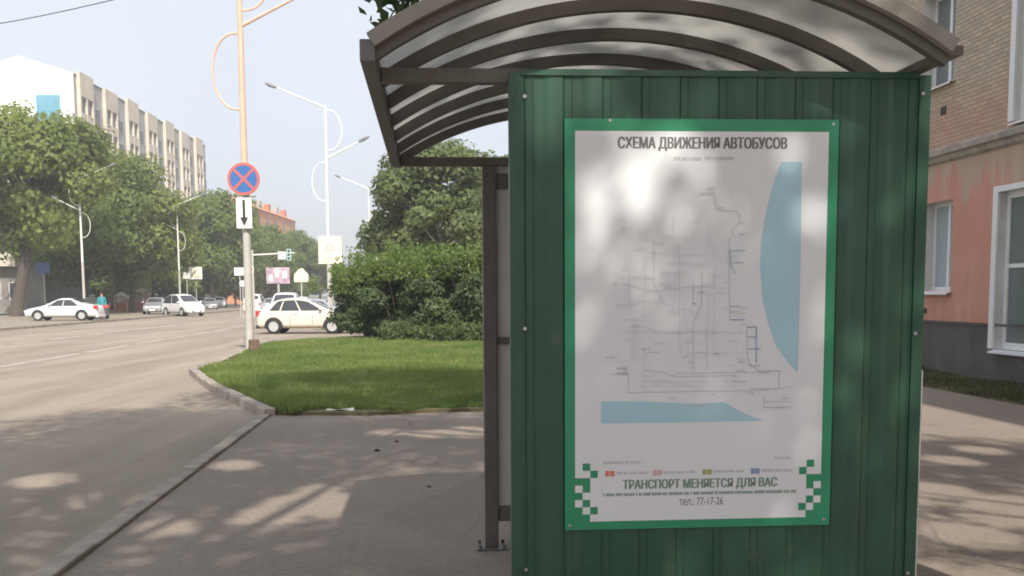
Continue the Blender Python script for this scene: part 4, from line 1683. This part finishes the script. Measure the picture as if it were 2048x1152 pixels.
for i in range(6):
    for j in range(14):
        fs.append((i * 14 + j, (i + 1) * 14 + j, (i + 1) * 14 + (j + 1) % 14, i * 14 + (j + 1) % 14))
mb.add(vs, fs)
mb.build('hair', M['hair'], per, True)
for sx in (.11, -.11):
    mb = MB()
    yb = .01 if sx > 0 else .05
    mb.box(sx - .045, sx + .045, yb - .19, yb + .06, 0, .075, taper=0.25)
    mb.build('shoe', M['shoe'], per, bevel=0.015)

# ------------------------------------------------------------------ long white apartment block, left
n0 = at(145, 145, 130)
f0_ = at(410, 290, 192)
ang = math.atan2(-(f0_.x - n0.x), f0_.y - n0.y)
HB = n0.z
LB = (f0_ - n0).to_2d().length
ap = thing('apartment_block', 'long cream apartment block with a bright white gable end above the trees', 'building', (n0.x, n0.y, 0), ang)
WB = 12.3
mb = MB()
mb.box(-WB + 0.05, -0.02, 0.3, LB, 0, HB - 0.05)
mb.build('walls', M['flat_grey'], ap)
mb = MB()
RZ = at(40, 112, 130).z
mb.add([(-WB, 0, 0), (0, 0, 0), (0, 0, HB), (-WB / 2, 0, RZ), (-WB, 0, HB), (-WB, 0.29, 0), (0, 0.29, 0), (0, 0.29, HB), (-WB / 2, 0.29, RZ), (-WB, 0.29, HB)],
       [(0, 1, 2, 3, 4), (9, 8, 7, 6, 5), (1, 6, 7, 2), (2, 7, 8, 3), (3, 8, 9, 4), (4, 9, 5, 0)])
mb.build('gable_wall', M['flat_white'], ap)
mb = MB()
mb.add([(-WB - .3, 0.3, HB - .1), (0.1, 0.3, HB - .04), (-WB / 2, 0.3, RZ - .1), (-WB - .3, LB, HB - .1), (0.1, LB, HB - .04), (-WB / 2, LB, RZ - .1)], [(0, 1, 2), (5, 4, 3), (1, 4, 5, 2), (2, 5, 3, 0)])
mb.build('roof', M['roofing'], ap)
m0, m1 = at(72, 190, 129.9), at(122, 250, 129.9)
mb = MB()
mb.box(m0.x - n0.x, m1.x - n0.x, -0.06, -0.004, m1.z - 6, m0.z)
mb.build('mural', M['mural'], ap)
NB = 7
PER = LB / NB
FL = 3.0
win0 = glz0 = par0 = None
for i in range(NB):
    y = 1.0 + i * PER
    # projecting loggia tower
    mb = MB()
    t0, t1 = y, y + PER * 0.52
    top = HB + (0.35 if i % 2 == 0 else 0.0)
    mb.box(0.0, 0.45, t0, t0 + 0.35, 0, top)
    mb.box(0.0, 0.45, t1 - 0.35, t1, 0, top)
    mb.box(0.0, 0.45, (t0 + t1) / 2 - 0.15, (t0 + t1) / 2 + 0.15, 0, top - 0.2)
    mb.box(0.0, 0.449, t0 + 0.35, t1 - 0.35, HB - 2.4, top - 0.01)
    mb.build('loggia_tower', M['flat_cream'], ap)
    for k in range(6):
        z = HB - 2.4 - FL * (k + 1) + 0.0
        for h0, h1 in ((t0 + 0.36, (t0 + t1) / 2 - 0.16), ((t0 + t1) / 2 + 0.16, t1 - 0.36)):
            if glz0 is None:
                mb = MB()
                L = h1 - h0
                mb.box(0.14, 0.20, 0, L, 1.15, 2.85)
                glz0 = mb.build('loggia_glazing', M['pane_dark'], ap)
                glz0.location = (0, h0, z)
                mb = MB()
                for q in (0.0, 0.5, 1.0):
                    mb.box(0.201, 0.24, max(0, L * q - .06), min(L, L * q + .06), 1.15, 2.85)
                mb.box(0.202, 0.24, 0, L, 2.85, 3.0)
                fr = mb.build('glazing_frame', M['flat_frame'], glz0)
                mb = MB()
                mb.box(0.06, 0.40, 0, L, 0.0, 1.14)
                par0 = mb.build('parapet', M['flat_cream'], ap)
                par0.location = (0, h0, z)
                fr0 = fr
            elif k < 6 and (i * 12 + k * 2) < 200:
                g = glz0.copy()
                COL.objects.link(g)
                g.location = (0, h0, z)
                g2 = fr0.copy()
                COL.objects.link(g2)
                g2.parent = g
                pc = par0.copy()
                COL.objects.link(pc)
                pc.location = (0, h0, z)
        zc = z + 1.0
        yc = t1 + PER * 0.24
        if win0 is None:
            mb = MB()
            mb.box(0.0, 0.07, -0.9, 0.9, 0, 1.6)
            win0 = mb.build('window', M['flat_frame'], ap)
            mb = MB()
            mb.box(0.071, 0.09, -0.8, -0.05, 0.1, 1.5)
            mb.box(0.071, 0.09, 0.05, 0.8, 0.1, 1.5)
            wp0 = mb.build('pane', M['pane_dark'], win0)
            win0.location = (0, yc, zc)
        else:
            g = win0.copy()
            COL.objects.link(g)
            g.location = (0, yc, zc)
            g2 = wp0.copy()
            COL.objects.link(g2)
            g2.parent = g

# orange building far down the street
p = at(505, 405, 230)
q = at(590, 432, 275)
ang2 = math.atan2(-(q.x - p.x), q.y - p.y)
ob = thing('orange_building', 'distant orange building with dark chimneys above the treetops', 'building', (p.x, p.y, 0), ang2)
L2 = (q - p).to_2d().length
mb = MB()
mb.box(-12, 0, 0, L2, 0, p.z - 1.0)
mb.build('walls', M['orange_wall'], ob)
mb = MB()
mb.add([(-12.4, -.4, p.z - 0.99), (.4, -.4, p.z - 0.99), (-6, -.4, p.z + 2), (-12.4, L2 + .4, p.z - 0.99), (.4, L2 + .4, p.z - 0.99), (-6, L2 + .4, p.z + 2)], [(0, 1, 2), (5, 4, 3), (1, 4, 5, 2), (2, 5, 3, 0), (0, 3, 4, 1)])
mb.build('roof', M['orange_wall'], ob)
for k in range(5):
    mb = MB()
    y = L2 * (0.12 + 0.2 * k)
    mb.box(-3.0, -1.8, y, y + 2.2, p.z - 0.8, p.z + 1.6)
    mb.build('chimney', M['orange_post'] if k % 2 == 0 else M['flat_grey'], ob)
for k in range(5):
    for j in range(2):
        mb = MB()
        y = L2 * (0.1 + 0.19 * k)
        mb.box(0.0, 0.08, y, y + 1.6, p.z - 4 - 3 * j, p.z - 2.3 - 3 * j)
        mb.build('window', M['pane_dark'], ob)

# grey house behind the leaning tree, left edge
p = at(-10, 590, 101)
gh = thing('grey_house', 'grey rendered house with a white framed balcony behind the leaning tree', 'building', (p.x, p.y, 0.1), 0.02)
mb = MB()
mb.box(-9, 4.6, 0, 9, 0, 8.4)
mb.build('walls', M['house_grey'], gh)
mb = MB()
mb.box(-9.5, 5.1, -0.5, 9.5, 8.4, 8.7)
mb.build('roof', M['roofing'], gh)
mb = MB()
mb.box(-1.4, 2.4, -1.1, -0.02, 4.3, 5.4)
mb.build('balcony_parapet', M['flat_cream'], gh)
mb = MB()
mb.box(-1.4, 2.4, -1.05, -0.03, 5.401, 7.4)
bf = mb.build('balcony_frame', M['flat_frame'], gh)
for k in range(3):
    mb = MB()
    mb.box(-1.25 + k * 1.2, -0.2 + k * 1.2, -1.075, -1.052, 5.6, 7.2)
    mb.build('pane', M['pane_dark'], bf)
for x0 in (-0.6, 1.3):
    mb = MB()
    mb.box(x0, x0 + 1.2, -0.05, -0.002, 1.3, 2.9)
    w = mb.build('window', M['flat_frame'], gh)
    mb = MB()
    mb.box(x0 + .1, x0 + 1.1, -0.07, -0.052, 1.4, 2.8)
    mb.build('pane', M['pane_dark'], w)
p = at(86, 536, 97)
mb = MB()
mb.box(-0.6, 0.6, -0.05, 0.05, -0.5, 0.5)
o = mb.build('blue_board', M['blue_board'])
o.location = p
tag(o, 'dark blue signboard on the wall right of the leaning trunk', 'sign')
mb = MB()
mb.tube([(0, 0.1, -p.z + .1), (0, 0.1, 0.3)], 0.05, 6)
mb.build('post', M['pole_grey'], o, True)

# row of orange painted stalls with cream tops, far pavement
for k, px in enumerate((242, 258, 283, 303)):
    p = at(px, 590, 112 + k * 2)
    lb = ['orange stall with cream top nearest the street lamp behind the sedan', 'low orange stall second from the street lamp behind the sedan',
          'tall orange stall in the middle of the row across the street', 'orange stall with cream top nearest the silver sedan'][k]
    r = thing('market_stall', lb, 'stall', (p.x, p.y, 0.12), 0.1, 'orange stalls under the trees')
    h = (1.5, 1.2, 2.0, 1.6)[k]
    for sx in (-0.5, 0.5):
        mb = MB()
        mb.box(sx - .05, sx + .05, -.3, -.2, 0, h)
        mb.build('post', M['orange_post'], r)
    mb = MB()
    mb.box(-.55, .55, -.2, .3, 0, 0.9)
    mb.build('counter', M['orange_post'], r)
    mb = MB()
    mb.add([(-.65, -.45, h), (.65, -.45, h), (.65, .45, h), (-.65, .45, h), (0, -.45, h + .45), (0, .45, h + .45)], [(0, 3, 2, 1), (0, 1, 4), (2, 3, 5), (1, 2, 5, 4), (3, 0, 4, 5)])
    mb.build('canopy', M['sign_yellow'], r)

# pale building far behind the hedge
p = at(975, 590, 95)
pbd = thing('pale_building', 'pale pinkish building glimpsed behind the tree right of the hedge', 'building', (p.x, p.y, 0), YAW)
mb = MB()
mb.box(-1.2, 14, 0, 12, 0, 5.2)
mb.build('walls', M['flat_cream'], pbd)
mb = MB()
mb.box(-1.6, 14.4, -.4, 12.4, 5.2, 5.5)
mb.build('roof', M['roofing'], pbd)
for k in range(3):
    mb = MB()
    mb.box(-0.7 + k * 1.8, 0.4 + k * 1.8, -0.05, -0.002, 1.4, 3.0)
    mb.build('window', M['pane_dark'], pbd)
p = at(750, 590, 150)
pbd = thing('white_building', 'small white building showing left of the leafy tree above the hedge', 'building', (p.x, p.y, 0), YAW)
mb = MB()
mb.box(-0.9, 1.4, 0, 14, 0, 8.2)
mb.build('walls', M['flat_cream'], pbd)
mb = MB()
mb.add([(-1.1, -.3, 8.2), (1.6, -.3, 8.2), (.25, -.3, 9.6), (-1.1, 14.3, 8.2), (1.6, 14.3, 8.2), (.25, 14.3, 9.6)], [(0, 1, 2), (5, 4, 3), (1, 4, 5, 2), (2, 5, 3, 0), (0, 3, 4, 1)])
mb.build('roof', M['roofing'], pbd)
for k in range(2):
    mb = MB()
    mb.box(-0.6 + k * 1.0, 0.05 + k * 1.0, -0.05, -0.002, 5.0, 6.3)
    mb.build('window', M['pane_dark'], pbd)

# ------------------------------------------------------------------ trees
G_FAR = 'street trees along the far side'
make_tree('poplar_tree', 'tallest leafy tree at the left edge with a dark leaning trunk', 'tree', 17.2, 7.0, 0.48, M['leaf_far'], M['bark'], 17000, 0.52, 11, 0.26, 30, (2.2, 0), G_FAR, on(38, 86, 0.1))
t2 = make_tree('elm_tree', 'broad leafy tree behind the street lamp and the white sedan', 'tree', 16.6, 7.0, 0.32, M['leaf_far2'], M['bark'], 19000, 0.52, 12, 0.15, 36, (0, 0), G_FAR, on(172, 101, 0.1))
make_tree('poplar_tree', 'leafy tree in front of the long apartment block', 'tree', 15.8, 6.4, 0.3, M['leaf_far'], M['bark'], 17000, 0.52, 13, 0.14, 32, (0.5, 0), G_FAR, on(262, 106, 0.1))
make_tree('elm_tree', 'low spreading tree above the orange stalls', 'tree', 12.6, 5.8, 0.22, M['leaf_far'], M['bark'], 13000, 0.48, 14, 0.2, 26, (0, 0), G_FAR, on(305, 116, 0.1))
make_tree('elm_tree', 'dark tree right of the street lamp behind the minivan', 'tree', 16.6, 7.0, 0.3, M['leaf_far2'], M['bark'], 15000, 0.6, 15, 0.15, 30, (0, 0), G_FAR, on(425, 138, 0.1))
dup(t2, on(350, 150, 0.1), 1.0, 'tree filling the gap behind the white minivan', 0.85)
dup(t2, on(488, 165, 0.1), 2.3, 'tree standing behind the round sign and arrow plate', 0.86)
dup(t2, on(545, 180, 0.1), 4.0, 'tree under the distant orange building', 0.84)
dup(t2, on(598, 200, 0.1), 5.1, 'tree right of the distant orange building', 0.86)
dup(t2, on(640, 215, 0.1), 0.4, 'tree behind the pale yellow sign', 0.7)
dup(t2, on(90, 118, 0.1), 2.9, 'tree behind the grey house and leaning trunk', 0.85)
dup(t2, on(-60, 105, 0.1), 0.9, 'tree cut off by the left edge of the view', 0.95)
dup(t2, on(700, 240, 0.1), 1.4, 'small distant tree left of the white building', 0.5)
dup(t2, on(225, 140, 0.1), 5.5, 'tree behind the stalls across the street', 0.85)

ty = make_tree('elm_tree', 'low young elm behind the stalls nearest the apartment block', 'tree', 7.2, 4.2, 0.12, M['leaf_far2'], M['bark'], 8000, 0.46, 17, 0.06, 24, (0, 0), G_FAR, on(215, 121, 0.1))
dup(ty, on(110, 112, 0.1), 1.0, 'low young elm behind the blue board', 1.0)
dup(ty, on(330, 128, 0.1), 2.0, 'low young elm behind the silver sedan', 1.0)
dup(ty, on(388, 150, 0.1), 3.0, 'low young elm behind the road signs', 1.0)
dup(ty, on(450, 178, 0.1), 4.0, 'low young elm left of the peach pole', 1.1)
dup(ty, on(470, 168, 0.1), 2.6, 'low young elm just left of the white rectangular sign', 1.1)
dup(ty, on(545, 190, 0.1), 5.0, 'low young elm behind the lilac billboard', 1.1)
dup(ty, on(615, 200, 0.1), 6.0, 'low young elm behind the cream gabled board', 1.1)
dup(ty, on(160, 135, 0.1), 4.6, 'low young elm between the street lamp and the apartment block', 1.1)
tb = make_tree('birch_tree', 'leafy tree with a pale trunk behind the hedge', 'tree', 10.9, 4.6, 0.17, M['leaf_birch'], M['birch'], 30000, 0.32, 21, 0.16, 46, (-.4, 0), 'trees behind the hedge', on(892, 62, 0.05), blob=0.27)
dup(tb, on(985, 66, 0.05), 2.2, 'leafy tree half hidden by the bus shelter post', 0.98)
dup(tb, on(935, 90, 0.05), 4.2, 'farther leafy tree between the two trees behind the hedge', 1.05)

dup(tb, on(1130, 84, 0.05), 3.1, 'leafy tree behind the green shelter wall, nearer the hedge', 1.0)
dup(tb, on(1290, 98, 0.05), 5.2, 'leafy tree behind the green shelter wall, nearer the brick building', 1.1)
# hedge: a row of grown-out lilac shrubs
rng = np.random.default_rng(5)
shr = [(738, 39.6, 1.5, 2.35), (800, 38.8, 1.7, 2.75), (866, 38.2, 1.7, 2.85), (930, 37.6, 1.7, 2.8), (995, 37.2, 1.7, 2.9), (770, 40.5, 1.4, 2.6), (1060, 37, 1.7, 2.8)]
lbs = ['dark shrub at the left end of the hedge beside the cream hatchback', 'dark shrub second from the left end of the hedge', 'dark shrub in the middle of the hedge before the pale trunk', 'dark shrub of the hedge next to the shelter post', 'dark shrub of the hedge behind the shelter post', 'dark shrub in the back row of the hedge, left', 'dark shrub of the hedge behind the green shelter wall']
for i, (px, D, R_, H) in enumerate(shr):
    p = at(px, 590, D)
    r = thing('lilac_shrub', lbs[i], 'shrub', (p.x, p.y, 0.05), 0, 'shrubs of the hedge')
    blobs = []
    for k in range(26):
        a_, q_ = rng.uniform(0, 2 * PI), math.sqrt(rng.uniform(0, 1))
        z = rng.uniform(0.25, H - 0.45)
        f = 1.0 - 0.25 * abs(z / H - 0.45)
        blobs.append((math.cos(a_) * q_ * R_ * 0.8 * f, math.sin(a_) * q_ * R_ * 0.75 * f, z, rng.uniform(0.34, 0.6)))
    p_, nn = blob_points(blobs, 11000, rng)
    co, q = leaf_arrays(p_, 0.15, rng, 0.6, nrm=nn)
    np_mesh('foliage', co, q, M['leaf_hedge'], r)
    # upright pale shoots on top
    n = 4200
    sx = rng.normal(0, R_ * 0.5, 60)
    sy = rng.normal(0, R_ * 0.4, 60)
    sh = rng.uniform(0.35, 1.15, 60)
    idx = rng.integers(0, 60, n)
    t = rng.uniform(0, 1, n)
    pts = np.stack([sx[idx] + rng.normal(0, .09, n), sy[idx] + rng.normal(0, .09, n), H - 0.75 + t * (sh[idx] + 0.15)], 1)
    co, q = leaf_arrays(pts, 0.13, rng, 0.5)
    np_mesh('young_shoots', co, q, M['leaf_hedge_top'], r)
    mb = MB()
    for k in range(9):
        a_ = 2 * PI * k / 9 + i
        mb.tube([(0.12 * math.cos(a_), 0.12 * math.sin(a_), 0), (0.4 * math.cos(a_), 0.4 * math.sin(a_), 0.8), (0.75 * R_ * math.cos(a_), 0.7 * R_ * math.sin(a_), H * 0.8)], [0.035, 0.028, 0.008], 5)
    mb.build('stems', M['bark'], r, True)
# pale broad-leaved weeds along the hedge foot
wl_ = ['tuft of pale weeds at the hedge foot nearest the shelter post', 'tuft of pale weeds at the hedge foot left of the shelter', 'tuft of pale weeds in the middle of the hedge foot', 'tuft of pale weeds under the left half of the hedge', 'tuft of pale weeds hidden partly by the shelter post']
for i, (px, D) in enumerate(((948, 35.2), (915, 35.4), (870, 35.9), (800, 36.6), (985, 35.0))):
    p = at(px, 590, D)
    n = 520
    th_ = rng.uniform(0, 2 * PI, n)
    rr_ = np.sqrt(rng.uniform(0, 1, n)) * 0.75
    pts = np.stack([rr_ * np.cos(th_), rr_ * 0.6 * np.sin(th_), rng.uniform(0.05, 0.75, n) * (1 - rr_ * 0.5)], 1)
    co, q = leaf_arrays(pts, 0.17, rng, 0.45)
    r = thing('weed_tuft', wl_[i], 'plant', (p.x, p.y, 0.06), 0, 'weeds along the hedge')
    np_mesh('leaves', co, q, M['leaf_weed'], r)
    mb = MB()
    for k in range(8):
        a_ = k * 0.8
        mb.tube([(0.1 * math.cos(a_), 0.1 * math.sin(a_), 0), (0.4 * math.cos(a_), 0.3 * math.sin(a_), 0.6)], [0.008, 0.004], 4)
    mb.build('stalks', M['leaf_weed'], r)

# big street trees over and behind the viewpoint, whose leaves shade the shelter
near = make_tree('street_tree', 'tree beside the shelter whose leaf tips hang above the roof corner', 'tree', 11.5, 4.6, 0.2, M['leaf_near'], M['bark'], 26000, 0.16, 31, 0.44, 34, (0, 0), 'shade trees of the bus stop', (1.3, 9.4, 0.02), 0.0, blob=0.27)
nearb = make_tree('street_tree', 'shade tree on the pavement right behind the viewpoint', 'tree', 12.5, 6.0, 0.26, M['leaf_near'], M['bark'], 36000, 0.18, 33, 0.44, 30, (0, 0), 'shade trees of the bus stop', (-1.0, 0.3, 0.02), 0.0, blob=0.27)
make_tree('street_tree', 'shade tree near the brick building beside the viewpoint', 'tree', 10.0, 3.4, 0.2, M['leaf_near'], M['bark'], 15000, 0.16, 39, 0.5, 22, (0, 0), 'shade trees of the bus stop', (7.0, 1.2, 0.02), 0.0, blob=0.28)
make_tree('street_tree', 'tall shade tree between the shelter and the brick building', 'tree', 13.0, 3.8, 0.2, M['leaf_near'], M['bark'], 15000, 0.16, 35, 0.55, 30, (-.6, .4), 'shade trees of the bus stop', (3.1, 3.4, 0.02), 0.0, blob=0.28)
make_tree('street_tree', 'slim shade tree on the pavement behind the viewpoint', 'tree', 9.8, 2.7, 0.14, M['leaf_near'], M['bark'], 9000, 0.16, 37, 0.55, 22, (0, 0), 'shade trees of the bus stop', (2.3, -3.4, 0.02), 0.0, blob=0.3)
# the hanging spray seen above the roof's corner
rng = np.random.default_rng(8)
ends = [(762, 14, 7.2), (775, 44, 7.2), (800, 22, 7.3), (822, 8, 7.3), (842, 24, 7.3), (862, 8, 7.4), (885, 3, 7.5), (758, 2, 7.2), (812, -4, 7.4)]
pts = []
base = Vector(near.location)
mb = MB()
hub = at(900, -90, 8.0) - base
for px, py, D in ends:
    e = at(px, py, D) - base
    mid = hub.lerp(e, 0.55) + Vector((0, 0, 0.12))
    mb.tube([hub, mid, e], [0.02, 0.01, 0.004], 5)
    for k in range(20):
        t = 0.75 + 0.3 * rng.uniform(0, 1)
        c_ = hub.lerp(e, t) + Vector((0, 0, 0.12 * math.sin(PI * t)))
        pts.append([c_.x + rng.normal(0, .05), c_.y + rng.normal(0, .05), c_.z + rng.normal(0, .045)])
mb.tube([hub, hub.lerp(Vector((0, 0, 6.2)), 0.5) + Vector((0, 0, .3)), (0, 0, 6.4)], [0.025, 0.05, 0.09], 6)
br = mb.build('low_branch', M['bark'], near, True)
co, q = leaf_arrays(np.array(pts), 0.095, rng, 0.6, 0.5)
np_mesh('leaf_spray', co, q, M['leaf_near'], br)

# ------------------------------------------------------------------ haze
t = bpy.data.materials.new('pale_air')
t.use_nodes = True
t.node_tree.nodes.clear()
pv = t.node_tree.nodes.new('ShaderNodeVolumePrincipled')
pv.inputs['Color'].default_value = (0.93, 0.95, 1.0, 1)
pv.inputs['Density'].default_value = 0.001
pv.inputs['Anisotropy'].default_value = 0.0
om = t.node_tree.nodes.new('ShaderNodeOutputMaterial')
t.node_tree.links.new(pv.outputs[0], om.inputs['Volume'])
mb = MB()
mb.box(-330, 330, -120, 420, -1.1, 34)
hz = tag(mb.build('haze', t), 'pale summer haze over the whole street', 'haze', kind='stuff')

# ------------------------------------------------------------------ small things on the ground
p = gnd(680, 822, 0.06)
mb = MB()
mb.add([(-.2, -.07, .02), (.02, -.09, .05), (.2, -.03, .02), (.17, .08, .06), (-.05, .05, .03), (-.18, .08, .05)], [(0, 1, 4, 5), (1, 2, 3, 4)])
o = mb.build('paper_scrap', M['paper'])
o.location = (p.x, p.y, 0.04)
tag(o, 'white scrap of paper at the near edge of the lawn', 'litter')
for px, py, sc, lb in ((754, 902, .032, 'small dark stone on the pavement left of the shelter post'), (793, 884, .026, 'tiny dark stone farther up the pavement'), (858, 974, .02, 'tiny dark stone near the shelter post')):
    p = gnd(px, py, 0.025)
    rr = random.Random(px)
    mb = MB()
    mb.tube([(0, 0, 0), (0, 0, .3), (0.1, 0, .7), (0.1, .1, .9)], [.7, 1, .75, .25], 7)
    o = mb.build('stone', M['stone'])
    o.location = (p.x, p.y, 0.023)
    o.scale = (sc, sc, sc * .8)
    tag(o, lb, 'stone')
